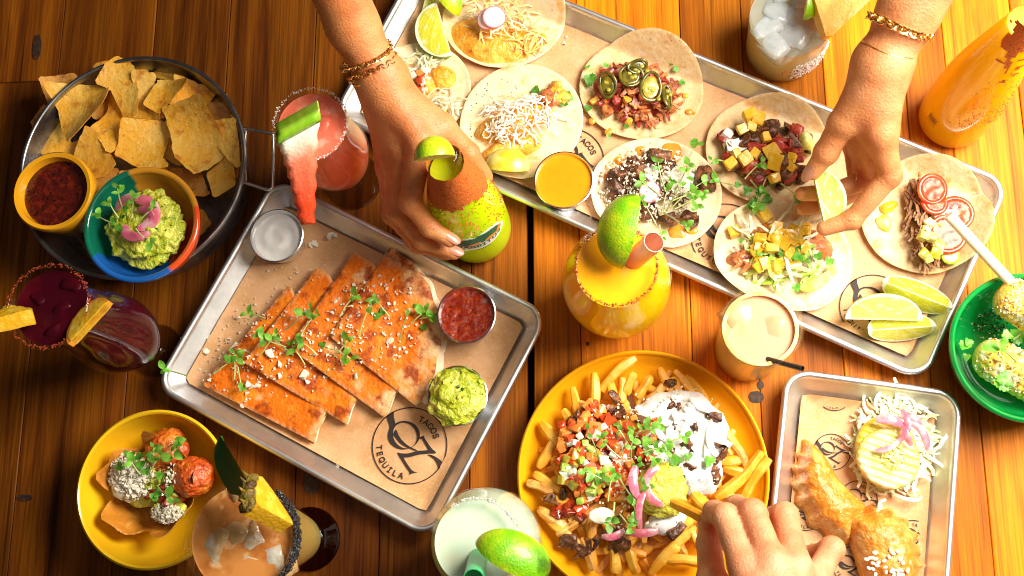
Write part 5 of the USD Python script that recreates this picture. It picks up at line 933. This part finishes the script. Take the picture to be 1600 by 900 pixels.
# ------------------------------------------------------------------ the plate of loaded fries
zp = .030; c = P(1003, 741, zp); r = 197 * sc(1003, 741, zp); c[2] = 0
t = thing('dinner_plate', 'large yellow plate under a heap of loaded fries', 'plate', c)
dish(t, c, r, zp, 'yellow_glaze', .56, .004, 'plate')
FR = [(845, 659, 883, 702), (928, 583, 926, 647), (993, 560, 940, 611), (1054, 579, 1158, 706), (835, 740, 881, 769), (824, 754, 864, 769), (841, 731, 864, 689), (856, 811, 911, 858), (841, 794, 886, 824), (926, 816, 928, 887), (959, 854, 962, 896), (1016, 896, 1088, 824), (1190, 706, 1118, 778), (1202, 716, 1156, 794),
      (1042, 875, 1097, 879), (1130, 765, 1156, 790), (991, 583, 978, 617), (1016, 588, 995, 621), (1040, 600, 1010, 630), (1126, 723, 1160, 718), (1130, 731, 1172, 740), (1071, 588, 1109, 642), (972, 590, 970, 630), (864, 714, 881, 748), (907, 841, 928, 891), (983, 858, 995, 896), (1080, 828, 1093, 854), (1102, 650, 1142, 712), (895, 605, 905, 660), (880, 640, 915, 690),
      (1140, 690, 1165, 730), (1050, 590, 1075, 640), (950, 590, 960, 630), (1100, 860, 1140, 830), (1060, 850, 1030, 880), (850, 780, 900, 790), (860, 755, 905, 745), (1030, 575, 1050, 615), (1110, 790, 1090, 840), (870, 835, 905, 815), (900, 630, 940, 640), (1085, 800, 1060, 830)]
rng = np.random.default_rng(41)
def fry(p, q, w, mat, label, group):
    d = q - p; L = np.linalg.norm(d); s = np.linspace(0, 1, 8); up = np.array([0, 0, 1.0]); side = np.cross(d / L, up); pts = p + d * s[:, None] + np.outer(np.sin(s * np.pi), side * rng.normal(0, .035) * L + up * rng.uniform(-.02, .05) * L)
    ww = w * (1 + .10 * np.sin(s * 7 + rng.uniform(0, 6)) - .35 * (np.abs(2 * s - 1) ** 8)); tw = np.array([rng.normal(0, .4), rng.normal(0, .4), 1]); m = tube(pts, ww, 8, rng.uniform(.8, 1.0), sq=.55, up=tw)
    return add('french_fry', m, mat, label=label, cat='french fry', group=group, smooth=35)
GL = 'golden french fry heaped on the yellow plate under toppings'
HOURS = ['twelve', 'one', 'two', 'three', 'four', 'five', 'six', 'seven', 'eight', 'nine', 'ten', 'eleven']; SEEN = {}
SPECIAL = {12: 'long pale french fry sticking out over the right rim of the plate', 13: 'french fry farthest to the right, lying across the plate rim', 3: 'longest french fry slanting along the upper right of the heap', 0: 'thick french fry poking out at the upper left of the heap'}
for i, (x0, y0, x1, y1) in enumerate(FR):
    xc, yc = 1003, 741; z = [.0 + .040 - .018 * min(1, math.hypot(x - xc, y - yc) / 190) ** 2 + .012 * (math.hypot(x - xc, y - yc) / 190) ** 6 for x, y in ((x0, y0), (x1, y1))]
    hr = HOURS[int(round(math.atan2((x0 + x1) / 2 - xc, yc - (y0 + y1) / 2) / math.pi * 6)) % 12]; n = SEEN[hr] = SEEN.get(hr, 0) + 1
    lb = SPECIAL.get(i) or (f"golden french fry poking out of the heap at {hr} o'clock on the yellow plate" if n == 1 else f"shorter french fry beside another at {hr} o'clock on the yellow plate" if n == 2 else None)
    fry(P(x0, y0, z[0]), P(x1, y1, z[1]), rng.uniform(.0043, .0054), 'fry_brown' if i in (5, 8, 24, 40, 39, 18, 30) else 'fry', lb or GL, None if lb else 'french fries on the yellow plate')
for i in range(150):
    a, d = rng.uniform(0, 6.283), 130 * rng.uniform() ** .5; x, y = 1003 + d * math.cos(a), 741 - d * math.sin(a) * 1.03; b = rng.uniform(0, 3.14); L = rng.uniform(28, 42); z = .014 + .022 * (1 - (d / 150) ** 2) * rng.uniform(.2, 1)
    fry(P(x - L * math.cos(b), y + L * math.sin(b), z + rng.uniform(-.004, .004)), P(x + L * math.cos(b), y - L * math.sin(b), z + rng.uniform(-.004, .004)), rng.uniform(.0039, .0050), 'fry_brown' if i % 4 == 0 else 'fry', GL, 'french fries on the yellow plate')
zt = .044
tp = thing('fries_topping', 'pile of salsa, white crema, beef and greens spread over the fries', 'topping', P(1003, 741, zt))
mound(tp, 'crema', 1072, 672, 62, 66, zt - .006, .013, 'crema_white', 3, .4, .45, 110, .003, .45); mound(tp, 'crema', 1035, 640, 40, 28, zt - .006, .012, 'crema_white', 4, .6, .4, 110, .003, .45); mound(tp, 'crema', 1092, 735, 40, 40, zt - .007, .012, 'crema_white', 5, -.3, .4, 110, .003, .45); mound(tp, 'crema', 1040, 815, 36, 22, zt - .006, .010, 'crema_white', 6, .3, .4, 110, .003, .45)
heap(tp, 'crema_streak', lambda g: strip(.030 * g.uniform(.6, 1.2), .0075, g, .8, .45, 9, 8, .05), ['crema_white'], 1070, 675, 64, 64, 38, zt + .006, .005, rng, .1); heap(tp, 'cheese_crumb', crm(.0014), ['cotija'], 1060, 690, 82, 90, 170, zt + .004, .008, rng, stuff=True)
heap(tp, 'beef_chunk', chk(.0075, .006), ['beef_dark'], 1070, 690, 70, 66, 24, zt + .002, .006, rng, .8); heap(tp, 'beef_chunk', chk(.008, .007), ['beef_dark'], 930, 845, 60, 26, 12, zt - .012, .006, rng, .8)
for x, y, s in ((958, 622, .012), (950, 640, .010), (903, 654, .013), (893, 655, .010), (967, 644, .010), (1048, 598, .010), (862, 780, .010), (1112, 738, .011), (1056, 828, .011), (880, 772, .009), (975, 850, .011), (965, 842, .010)): add('beef_chunk', put(chk(s, s * .8)(rng), P(x, y, zt - .004), rng.uniform(0, 1), 0, rng.uniform(0, 6)), 'beef_dark', tp, smooth=50)
mound(tp, 'salsa_bed', 925, 715, 46, 66, zt - .008, .012, 'salsa_red', 8, -.3)
heap(tp, 'tomato_dice', dic(.0085), ['pico_red', 'pico_orange'], 926, 708, 54, 76, 120, zt + .001, .010, rng, .7, rotp=.2); heap(tp, 'tomato_dice', dic(.007), ['pico_red', 'pico_orange'], 985, 690, 50, 50, 18, zt + .008, .006, rng, .7); heap(tp, 'onion_dice', dic(.0065), ['onion_white'], 926, 715, 50, 66, 22, zt + .005, .010, rng, .7); heap(tp, 'pepper_dice', dic(.006), ['jalapeno_flesh', 'lettuce'], 922, 725, 50, 66, 24, zt + .005, .010, rng, .7); heap(tp, 'tomato_dice', dic(.008), ['pico_red', 'salsa_red'], 890, 800, 24, 14, 10, zt - .010, .005, rng, .7)
m = blob(.026, .30, 75, 12, 4, (1, 1.1, .6)); m.apply_translation(P(1032, 764, zt + .004)); add('guacamole', m, 'guacamole_pale', tp, smooth=True)
heap(tp, 'cheese_crumb', crm(.0016), ['cotija'], 1005, 720, 120, 110, 330, zt + .004, .012, rng, stuff=True)
def onion_strip(parent, a, b, w, z, mat, bow, rg):
    s = np.linspace(0, 1, 12); p, q = P(*a, z), P(*b, z); d = q - p; side = np.cross(d, [0, 0, 1]); pts = p + d * s[:, None] + np.outer(np.sin(s * np.pi), side * bow + np.array([0, 0, .003])); add('pickled_onion', tube(pts, w * sc(*a, z) * (1 - .45 * np.abs(2 * s - 1) ** 3), 7, .45, up=(rg.normal(0, .3), rg.normal(0, .3), 1)), mat, parent, smooth=60)
for a, b, w, bw in (((994, 728), (998, 778), 8, .15), ((1008, 760), (1030, 730), 6, -.15), ((1010, 760), (1000, 826), 6, .1), ((1010, 752), (1036, 790), 7, .2), ((940, 838), (975, 828), 6, .15), ((980, 832), (1028, 830), 7, .05)): onion_strip(tp, a, b, w, zt + .022 if b[1] < 827 else zt + .008, 'pickled_onion', bw, rng)
m = blob(.0085, .35, 140, 5, 3, (1.4, .9, .4)); m.apply_translation(P(940, 806, zt + .008)); add('onion_piece', m, 'onion_white', tp, smooth=True)
for x, y, an, L, n in ((990, 690, 1.1, 30, 4), (1000, 680, .3, 34, 4), (985, 700, 2.2, 40, 4), (975, 720, 2.6, 50, 4), (965, 740, -1.2, 50, 4), (980, 735, -.6, 40, 4), (990, 740, 1.8, 50, 4), (970, 715, 1.2, 46, 3), (960, 780, -1.4, 40, 4), (950, 790, 1.7, 50, 4), (985, 765, -1.5, 46, 4), (940, 730, 1.9, 60, 2), (1010, 700, -.3, 32, 3), (995, 710, .1, 40, 4), (1000, 755, .9, 40, 3), (955, 760, 2.6, 46, 4), (975, 750, .6, 36, 4), (965, 800, -1.0, 36, 4), (990, 680, .7, 30, 4), (1045, 690, .2, 26, 4)): sprig(tp, x, y, zt + .014, an, L, rng, n, 14)
for x, y, l in ((1046, 695, 22), (1060, 712, 24), (1102, 722, 22), (1080, 716, 18), (1004, 690, 24), (930, 750, 26), (1016, 700, 24)): cil(tp, x, y, zt + .016, l, rng, 'micro_leaf')

# ------------------------------------------------------------------ empanadas and slaw on the small tray
def pillow(name, label, px, hgt, seed, crimp, cat):
    z = LZ + .003; q = np.array([P(x, y, z)[:2] for x, y in px]); c = np.r_[q.mean(0), z]; t = thing(name, label, cat, c); pol = outline(q, 130)
    n = len(pol); s = np.linspace(0, 1, n, endpoint=False); tang = np.roll(pol, -1, 0) - np.roll(pol, 1, 0); nrm = np.c_[tang[:, 1], -tang[:, 0]]; nrm /= np.linalg.norm(nrm, axis=1, keepdims=True); sgn = np.sign(np.mean(np.sum(nrm * (pol - q.mean(0)), 1)))
    on = ((s > crimp[0]) & (s < crimp[1])); pol = pol + sgn * nrm * (on * .0024 * np.sin(s * n * .78))[:, None]
    K = shapely.LineString(pol[on]) if on.any() else None
    def top(p, d):
        u = np.clip(d / .030, 0, 1); h = z + hgt * np.sqrt(1 - (1 - u) ** 2) + .003 * fb2(p, 70, seed) * u + .0014 * fb2(p, 240, seed + 3)
        if K is not None:
            sp = shapely.points(p); dk = shapely.distance(K, sp); pr = shapely.line_locate_point(K, sp); e = np.clip(1 - dk / .0125, 0, 1); h = h - hgt * .30 * e * (dk < .0125) + .0022 * e * np.sin(pr / .0068 * 2 * np.pi)
        return h
    add('crust', sheet(pol, .0022, top, lambda p, d: z + 0 * d, seed=seed), 'empanada', t, smooth=True); return t
pillow('empanada', 'empanada with its tip pointing to the top of the small tray', [(1256, 686), (1277, 700), (1294, 721), (1311, 750), (1334, 772), (1353, 793), (1336, 822), (1323, 851), (1303, 845), (1271, 825), (1245, 787), (1236, 756), (1237, 727), (1246, 704)], .028, 3, (.55, .97), 'empanada')
t = pillow('empanada', 'sesame topped empanada lying across the first one, cut off by the bottom edge', [(1317, 806), (1334, 796), (1369, 792), (1404, 804), (1427, 829), (1437, 860), (1440, 889), (1434, 925), (1400, 945), (1365, 935), (1345, 905), (1334, 870), (1322, 835)], .034, 5, (.06, .52), 'empanada')
heap(t, 'sesame_seed', lambda g: put(blob(.0016, .1, 100, 1, 1, (1.5, 1, .5)), (0, 0, 0)), ['cotija'], 1390, 880, 38, 26, 34, LZ + .0385, .001, rng, stuff=True)
t = thing('cabbage_slaw', 'bed of shredded pale cabbage under two ridged yellow slices', 'slaw', P(1395, 690, LZ))
z = LZ + .004
heap(t, 'cabbage_shred', lambda g: strip(.046 * g.uniform(.6, 1.25), .0040 * g.uniform(.6, 1.5), g, 1.5, .3, 11, 4, .08), ['cabbage_white', 'cabbage_white', 'cabbage'], 1397, 690, 58, 76, 200, z, .016, rng, .35, power=.42)
for x, y, an, L in ((1372, 625, 2.2, 40), (1400, 612, .2, 44), (1440, 640, -.8, 46), (1470, 690, .2, 50), (1345, 660, 2.4, 34), (1335, 715, 1.6, 34), (1340, 745, 1.2, 34), (1420, 778, -.9, 44), (1440, 745, .3, 30), (1460, 720, .2, 34), (1425, 632, .3, 36), (1375, 790, 1.2, 30)): k = sc(x, y, z); add('cabbage_shred', put(strip(L * 1.2 * k, .005, rng, 1.0, .35, 10), P(x, y, z + .008), 0, 0, an), 'cabbage_white', t, smooth=50)
def ridged(parent, px, py, rp, z, mat, seed, tilt=(0, 0)):
    k = sc(px, py, z) * rp; a = np.arange(60) * 2 * np.pi / 60; q = np.c_[k * np.cos(a), k * np.sin(a)] * (1 + .02 * np.sin(a * 3 + seed))[:, None]; an = .35
    m = sheet(q, .0017, lambda p, d: .0026 + .0010 * np.sin((p[:, 0] * math.sin(an) + p[:, 1] * math.cos(an)) / k * 26) + .0012 * fb2(p, 200, seed) - .002 * np.clip(1 - d / .002, 0, 1), th=.0055)
    t = thing('ridged_slice', parent, 'slice', P(px, py, z)); add('flesh', put(m, P(px, py, z), *tilt, 0), mat, t, smooth=True); return t
ridged('golden ridged slice half under the paler slice on the slaw', 1384, 697, 47, z + .017, 'cucumber_gold', 3, (.05, .05)); ts = ridged('pale yellow ridged slice lying on top of the slaw', 1389, 716, 49, z + .024, 'cucumber', 5)
heap(ts, 'seed_strand', shr(.012, .0022, .8, .6), ['cucumber', 'cucumber_gold'], 1395, 714, 20, 20, 26, z + .028, .0006, rng, .1)
to = thing('pickled_onion', 'knot of bright pink pickled onion strips on the ridged slices', 'pickled onion', P(1415, 660, z + .03))
for a, b, w, bw in (((1368, 656), (1410, 664), 9, -.10), ((1409, 640), (1404, 690), 6, -.2), ((1404, 688), (1366, 704), 5, -.12), ((1412, 652), (1450, 704), 7, -.15), ((1412, 660), (1424, 696), 6, .1), ((1406, 650), (1440, 668), 6, -.2)): onion_strip(to, a, b, w, z + .033, 'pickled_onion', bw, rng)

# ------------------------------------------------------------------ green bowl of corn
zg = .062; c = P(1606, 543, zg); r = 124 * sc(1606, 543, zg); c[2] = 0
t = thing('deep_bowl', 'deep green glazed bowl of corn at the right edge', 'bowl', c); dish(t, c, r, zg, 'green_glaze', .58, .005)
def corn(label, a, b, za, zb_, rp, seed):
    A, B = P(*a, za), P(*b, zb_); L = np.linalg.norm(B - A); R = rp * sc(*a, za); n, m_ = 84, 110; s = np.linspace(0, 1, n); pr = R * np.sqrt(np.clip(1 - (1 - np.clip(s / .22, 0, 1)) ** 2.2, 0.0, 1)) + .0003
    th = np.arange(m_) * 2 * np.pi / m_; S, TH = np.meshgrid(s, th, indexing='ij'); k = np.abs(np.sin(TH * 8)) ** .6 * np.abs(np.sin(S * L / .0068 * np.pi + (np.floor(TH * 8 / np.pi) % 2) * 1.5)) ** .6
    rr = pr[:, None] * (1 + .09 * (k - .5)); v = np.stack([rr * np.cos(TH), rr * np.sin(TH), S * L], -1).reshape(-1, 3); v += .0016 * fb(v, 300, seed)[:, None] * v / (np.linalg.norm(v, axis=1, keepdims=True) + 1e-6)
    i, j = np.meshgrid(np.arange(n - 1), np.arange(m_), indexing='ij'); j2 = (j + 1) % m_; q = np.stack([i * m_ + j, i * m_ + j2, (i + 1) * m_ + j2, (i + 1) * m_ + j], -1).reshape(-1, 4)
    m = trimesh.Trimesh(v, np.vstack([q[:, [0, 1, 2]], q[:, [0, 2, 3]]]), process=False); m.apply_transform(align(B - A)); m.apply_translation(A)
    t = thing('corn_cob', label, 'corn', A); add('kernels', m, 'elote', t, smooth=True); rg = np.random.default_rng(seed); ax = (B - A) / L; ms, ms2 = [], []
    for q in range(330):
        u = rg.uniform(.05, 1); f = rg.uniform(-1.5, 1.5); e1 = np.cross(ax, [0, 0, 1]); e1 /= np.linalg.norm(e1); e2 = np.cross(e1, ax); rad = np.interp(u, s, pr) * 1.03; p = A + ax * u * L + rad * (math.sin(f) * e1 + math.cos(f) * e2 * np.sign(e2[2])); (ms2 if q % 4 == 0 else ms).append(put(crm(.0014)(rg), p))
    add('cheese_crumb', J(ms), 'cotija', t, kind='stuff', smooth=False); add('chili_flecks', J(ms2), 'chili_powder', t, kind='stuff', smooth=False); return A, B
corn('whole grilled corn cob dusted with cheese lying lower in the green bowl', (1524, 546), (1680, 632), .042, .042, 34, 3)
corn('corn cob on a wooden stick leaning out of the green bowl', (1562, 452), (1660, 522), .072, .055, 33, 4)
add('wooden_stick', tube(curve([P(1482, 336, .098), P(1530, 388, .086), P(1584, 446, .074)], 10), .0052, 10), 'stick_wood', label='pale wooden stick pushed into the upper corn cob', cat='stick', smooth=40)
tg = thing('herb_garnish', 'curled green herbs lying between the two corn cobs', 'garnish', P(1590, 540, .07)); rng = np.random.default_rng(61)
for x, y, an, L, n in ((1580, 560, .6, 60, 4), (1570, 585, .3, 60, 4), (1575, 535, .4, 60, 3), (1590, 570, 2.6, 40, 3), (1585, 590, -.4, 40, 3)): sprig(tg, x, y, .084, an, L, rng, n, 26)
for x, y, l in ((1512, 545, 22), (1515, 560, 24), (1508, 535, 18), (1580, 590, 40), (1560, 590, 40), (1590, 515, 34), (1578, 520, 30)): cil(tg, x, y, .045 if x < 1530 else .088, l, rng, 'grass_leaf')
td = thing('spice_dust', 'dark spice crumbs sprinkled inside the green bowl', 'crumbs', P(1545, 500, .03), kind='stuff'); heap(td, 'crumb', crm(.0012), ['dark_dust'], 1548, 498, 28, 26, 260, .016, .004, rng, stuff=True); heap(td, 'crumb', crm(.0012), ['cotija'], 1548, 498, 34, 34, 60, .018, .004, rng, stuff=True)

# ------------------------------------------------------------------ yellow bowl with the fried shell
zy = .062; c = P(239, 764, zy); r = 119 * sc(239, 764, zy); c[2] = 0
t = thing('deep_bowl', 'deep yellow bowl holding a fried shell at the lower left', 'bowl', c); dish(t, c, r, zy, 'yellow_bowl_glaze', .52, .0045)
z = .034; cc = P(243, 762, z); k = sc(243, 762, z); a = np.arange(48) * 2 * np.pi / 48
t = thing('fried_tortilla_shell', 'crisp folded tortilla shell holding the toppings in the yellow bowl', 'tortilla shell', cc)
q = cc[:2] + np.c_[np.cos(a), np.sin(a)] * (72 * k * (1 + .07 * np.sin(a * 5 + .6) + .06 * np.sin(a * 9)))[:, None]
def shell(p, d): w = p - cc[:2]; rho = np.hypot(w[:, 0], w[:, 1]) / (72 * k); an = np.arctan2(w[:, 1], w[:, 0]); return .014 + .040 * np.clip(rho, 0, 1.25) ** 3 + .007 * np.sin(an * 8 + 1) * np.clip(rho - .35, 0, 1) + .003 * fb2(p, 110, 4)
add('shell', sheet(q, .003, shell, th=.003), 'fried_shell', t, smooth=True)
rng = np.random.default_rng(71)
for i, (x, y, rp, zz, lb) in enumerate(((302, 745, 31, .050, 'large round fried chorizo ball nearest the bowl edge'), (262, 702, 31, .044, 'upper fried chorizo ball partly under herbs'), (205, 730, 26, .036, 'chorizo ball buried under white crumbled cheese'))):
    m = blob(rp * sc(x, y, zz), .20, 95, 30 + i, 5, (1, 1, .9)); m.apply_translation(P(x, y, zz)); add('chorizo_ball', m, 'chorizo_ball', label=lb, cat='meatball', smooth=True)
tb = thing('bowl_topping', 'green salsa, crumbled white cheese and sprouts heaped on the fried shell', 'topping', P(230, 745, .05))
mound(tb, 'salsa_verde', 228, 752, 50, 44, .040, .012, 'guacamole', 7, .2); mound(tb, 'salsa_verde', 270, 800, 24, 14, .040, .010, 'guacamole', 9, .2)
mound(tb, 'cheese_patch', 204, 746, 27, 30, .050, .006, 'cotija', 4, 0, .4, 260, .0025, .6); mound(tb, 'pinto_beans', 262, 770, 34, 24, .040, .012, 'red_meat', 6, 0, .4, 200, .003, .6); heap(tb, 'bean', chk(.007, .005), ['red_meat', 'jalapeno', 'guacamole'], 255, 765, 46, 34, 26, .048, .008, rng, .6); heap(tb, 'cheese_crumb', crm(.0023), ['cotija'], 205, 745, 36, 38, 520, .050, .014, rng, stuff=True); heap(tb, 'cheese_crumb', crm(.0022), ['cotija'], 260, 802, 26, 15, 200, .052, .008, rng, stuff=True); heap(tb, 'cheese_crumb', crm(.0021), ['cotija'], 268, 745, 14, 20, 60, .058, .008, rng, stuff=True); heap(tb, 'cheese_piece', lambda g: chunk(.0035, .003, .0028, g, 11), ['cotija'], 205, 745, 34, 34, 26, .054, .012, rng, .8)
for x, y, l in ((235, 735, 26), (245, 745, 24), (225, 728, 22), (240, 770, 22), (185, 735, 18), (250, 765, 22), (212, 712, 18)): cil(tb, x, y, .068, l, rng)
for x, y, an, L, n in ((232, 740, .5, 34, 4), (240, 735, 1.2, 34, 4), (245, 755, -.9, 40, 4), (225, 745, 2.4, 34, 4), (262, 700, .2, 20, 3), (250, 720, .7, 34, 3)): sprig(tb, x, y, .066, an, L, rng, n, 17)

# ------------------------------------------------------------------ the three hands
def hand(label, arm, palm, fingers, skin, h=.0017, nails=(), palm_k=.012, extra=()):
    """arm: joints from the elbow side to the wrist, palm: extra palm bones, fingers: joint chains from the knuckle to the tip; joints are (px, py, z, radius)"""
    j = lambda q: (P(*q[:3]), q[3])
    A = [j(q) for q in arm]; F = [[j(q) for q in f] for f in fingers]; B = [(j(a), j(b)) for a, b in palm]
    pts = np.array([p for p, _ in A] + [p for f in F for p, _ in f]); lo, hi = pts.min(0) - .042, pts.max(0) + .042
    lo = np.maximum(lo, pts.min(0) - .045)
    def f(p):
        d = np.full(len(p), 9.0)
        for (a, ra), (b, rb) in zip(A[:-1], A[1:]): d = smin(d, cone_d(p, a, b, ra, rb), .010)
        w, rw = A[-1]
        for (a, ra), (b, rb) in B: d = smin(d, cone_d(p, a, b, ra, rb), palm_k)
        out = d
        for ch in F:
            g = np.full(len(p), 9.0)
            for (a, ra), (b, rb) in zip(ch[:-1], ch[1:]): g = smin(g, cone_d(p, a, b, ra, rb), .0035)
            for q in range(1, len(ch) - 1):
                (a, ra) = ch[q]; g = smin(g, np.linalg.norm(p - a, axis=1) - ra * 1.02, .004); ax_ = ch[q + 1][0] - ch[q - 1][0]; ax_ = ax_ / np.linalg.norm(ax_); sx = (p - a) @ ax_; near = np.linalg.norm(p - a, axis=1) < ra * 1.7
                g = g + near * .00050 * np.exp(-(sx / (.55 * ra)) ** 2) * np.cos(sx / .0034 * 2 * np.pi)
            out = np.minimum(out, smin(d, g, .007))
        n = fb(p, 55, 3, 2)
        return out + .0008 * n
    t = thing('person', label, 'person', A[-1][0]); add('body', surf(f, lo, hi, h), skin, t, smooth=True)
    for fi, up, ext in nails:
        (b, rb), (a, ra) = F[fi][-2], F[fi][-1]; d = (a - b) / np.linalg.norm(a - b); n = np.asarray(up, float); n = n - (n @ d) * d; n /= np.linalg.norm(n); s = np.cross(d, n)
        U, V = np.meshgrid(np.linspace(-ra * .75, ra * (.95 + ext), 9), np.linspace(-.95, .95, 9), indexing='ij'); uu = (U + ra * .75) / (ra * (1.7 + ext)); wdt = .80 * np.sqrt(np.clip(1 - np.clip((uu - .55) / .45, 0, 1) ** 3.0, .05, 1)) * np.sqrt(np.clip(.25 + uu * 4, 0, 1)); ang = V * wdt
        R0 = np.where(U < 0, ra * 1.05, ra * np.sqrt(np.clip(1.10 - (U / (ra * 1.9)) ** 2, .05, 2)))
        for off, flip in ((.0006, False),):
            v = a + U[..., None] * d + (R0 * .96)[..., None] * (np.sin(ang)[..., None] * s + np.cos(ang)[..., None] * n) + n * off; i, k = np.meshgrid(np.arange(8), np.arange(8), indexing='ij'); q = (i * 9 + k).ravel()
            m = trimesh.Trimesh(v.reshape(-1, 3), np.vstack([np.c_[q, q + 9, q + 10], np.c_[q, q + 10, q + 1]]), process=False); vv = np.vstack([m.vertices, np.asarray(m.vertices) - n * .0009]); ff = np.vstack([m.faces, np.asarray(m.faces)[:, ::-1] + 81])
            add('fingernail', trimesh.Trimesh(vv, ff, process=False), 'nail', t, smooth=True)
    return t
def chain(t, px, py, z, axis, R, n, lw, name='chain_bracelet', ry=1.0, thin=.0007, solid=False):
    c = P(px, py, z); M = frame(np.cross(axis, [0, 0, 1]), axis); a = np.arange(n) * 2 * np.pi / n; ms = []
    if solid: q = np.linspace(0, 2 * np.pi, 72); m = tube(np.c_[R * np.cos(q), R * ry * np.sin(q), .001 * np.sin(3 * q)], thin, 6, caps=False); m.apply_transform(M); m.apply_translation(c); return add(name, m, 'gold', t, smooth=60)
    th = np.linspace(0, 2 * np.pi, 12)
    for i, q in enumerate(a):
        L = 2 * np.pi * R / n; l = tube(np.c_[L * .80 * np.cos(th), lw * np.sin(th), 0 * th], thin, 5, caps=False); tw = .65 if i % 2 else -.65
        m = put(l, (0, 0, 0), rx=math.pi / 2 + tw); m = put(m, (0, 0, 0), rz=q + math.pi / 2); m.apply_translation([R * math.cos(q), R * ry * math.sin(q), .0012 * math.sin(q * 2)]); ms.append(m)
    m = J(ms); m.apply_transform(M); m.apply_translation(c); return add(name, m, 'gold', t, smooth=60)

# left arm round the lime green bottle
W = (597, 125, .205, .0205)
K = [(658, 222, .190, .0125), (634, 236, .172, .0124), (616, 250, .150, .0125), (606, 262, .125, .0115)]
t = hand('person reaching in from the top left, bare arm with gold bracelets, gripping the lime bottle', [(500, -90, .31, .029), (551, 40, .245, .0235), W], [(W, k) for k in K] + [((610, 140, .19, .0175), (680, 205, .182, .0118)), ((602, 150, .185, .019), (632, 225, .165, .0175))],
         [[K[0], (641, 316, .155, .0108), (671, 355, .129, .0092), (703, 375, .121, .0076)], [K[1], (621, 330, .128, .0108), (660, 375, .102, .0092), (709, 395, .093, .0076)], [K[2], (614, 335, .100, .0102), (655, 382, .078, .0088), (698, 396, .072, .0072)], [K[3], (612, 330, .078, .0092), (645, 375, .055, .008), (680, 390, .050, .0066)],
          [(628, 160, .19, .0185), (690, 200, .178, .0135), (732, 240, .150, .0105), (757, 276, .125, .0085)]], 'skin_tan', nails=((0, (-.1, .45, 1), .35), (1, (-.1, .35, 1), .35)))
ax = P(594, 125, .205) - P(548, 40, .245)
chain(t, 572, 88, .222, ax, .0258, 40, .0022); chain(t, 582, 106, .214, ax + np.array([.0, 0, .012]), .0248, 34, .0030); chain(t, 587, 113, .210, ax, .0246, 0, 0, 'bangle', solid=True, thin=.0011); chain(t, 589, 119, .207, ax + np.array([.01, 0, .008]), .0240, 0, 0, 'bangle', solid=True, thin=.0008)

# right arm holding a lime wedge over the tacos
W = (1378, 102, .185, .0225)
K = [(1376, 208, .158, .0140), (1362, 214, .138, .0135), (1348, 220, .118, .0128), (1336, 224, .100, .0115)]
t = hand('person reaching in from the top right, gold chain on the wrist, squeezing a lime wedge', [(1500, -130, .26, .036), (1420, 18, .212, .0275), W], [(W, k) for k in K] + [((1372, 120, .18, .020), (1352, 170, .160, .020)), ((1365, 150, .172, .019), (1374, 200, .152, .016)), ((1360, 140, .17, .018), (1322, 190, .155, .0125))],
         [[K[0], (1390, 274, .125, .0112), (1332, 343, .099, .0092), (1288, 357, .092, .0076)], [K[1], (1366, 276, .088, .0108), (1302, 300, .078, .0090), (1254, 303, .075, .0075)], [K[2], (1352, 290, .068, .0102), (1298, 320, .060, .0086), (1255, 326, .057, .0070)], [K[3], (1340, 288, .055, .0092), (1300, 322, .047, .0078), (1268, 326, .045, .0064)],
          [(1352, 150, .170, .0165), (1316, 194, .150, .0132), (1291, 238, .128, .0112), (1270, 268, .112, .0085)]], 'skin', nails=((4, (-.35, .1, 1), .45),))
ax = P(1378, 102, .185) - P(1412, 22, .212)
chain(t, 1406, 40, .207, ax, .0290, 34, .0036, thin=.0010); chain(t, 1388, 78, .194, ax, .0256, 0, 0, 'thin_bracelet', solid=True, thin=.0005)
lime('lime wedge pinched between the fingertips of the right hand', P(1280, 312, .102), 92 * sc(1290, 310, .1), 46 * sc(1290, 310, .1), P(1287, 357, .098) - P(1268, 270, .106), face=P(1318, 304, .098) - P(1279, 312, .102), n=(-.15, -.25, 1), tint=(.44, .58, .05))
add('ring', tube(np.array([P(1335, 283, .085) + .0108 * (math.cos(q) * np.array([.2, .9, 0]) + math.sin(q) * np.array([0, .1, 1])) for q in np.linspace(0, 2 * np.pi, 40)]), .0006, 6, caps=False), 'gold', t, smooth=60)

# near hand picking up a fry
W = (1216, 1035, .235, .0265)
K = [(1163, 884, .205, .0128), (1205, 880, .210, .0132), (1243, 886, .203, .0126), (1273, 905, .188, .0112)]
t = hand('person reaching in from the bottom edge, hand lifting a french fry off the plate', [(1230, 1190, .27, .034), W], [(W, k) for k in K] + [((1195, 960, .215, .020), (1215, 920, .210, .018)), ((1190, 985, .21, .020), (1135, 935, .175, .0135))],
         [[K[0], (1134, 808, .178, .0112), (1116, 800, .150, .0095), (1109, 808, .126, .0080)], [K[1], (1176, 802, .182, .0115), (1150, 792, .150, .0096), (1132, 803, .124, .0080)], [K[2], (1226, 806, .170, .0112), (1190, 812, .140, .0095), (1165, 826, .122, .0080)], [K[3], (1300, 858, .165, .0100), (1272, 868, .142, .0088), (1245, 876, .130, .0074)],
          [(1150, 955, .195, .0165), (1112, 905, .160, .0125), (1108, 850, .130, .0110), (1106, 815, .114, .0090)]], 'skin_fair')
fry(P(1050, 784, .098), P(1122, 819, .122), .0062, 'fry', 'french fry held between thumb and fingertips of the near hand', None)
fry(P(1082, 772, .108), P(1128, 812, .124), .0058, 'fry', 'second french fry pinched beside the longer one in the near hand', None)
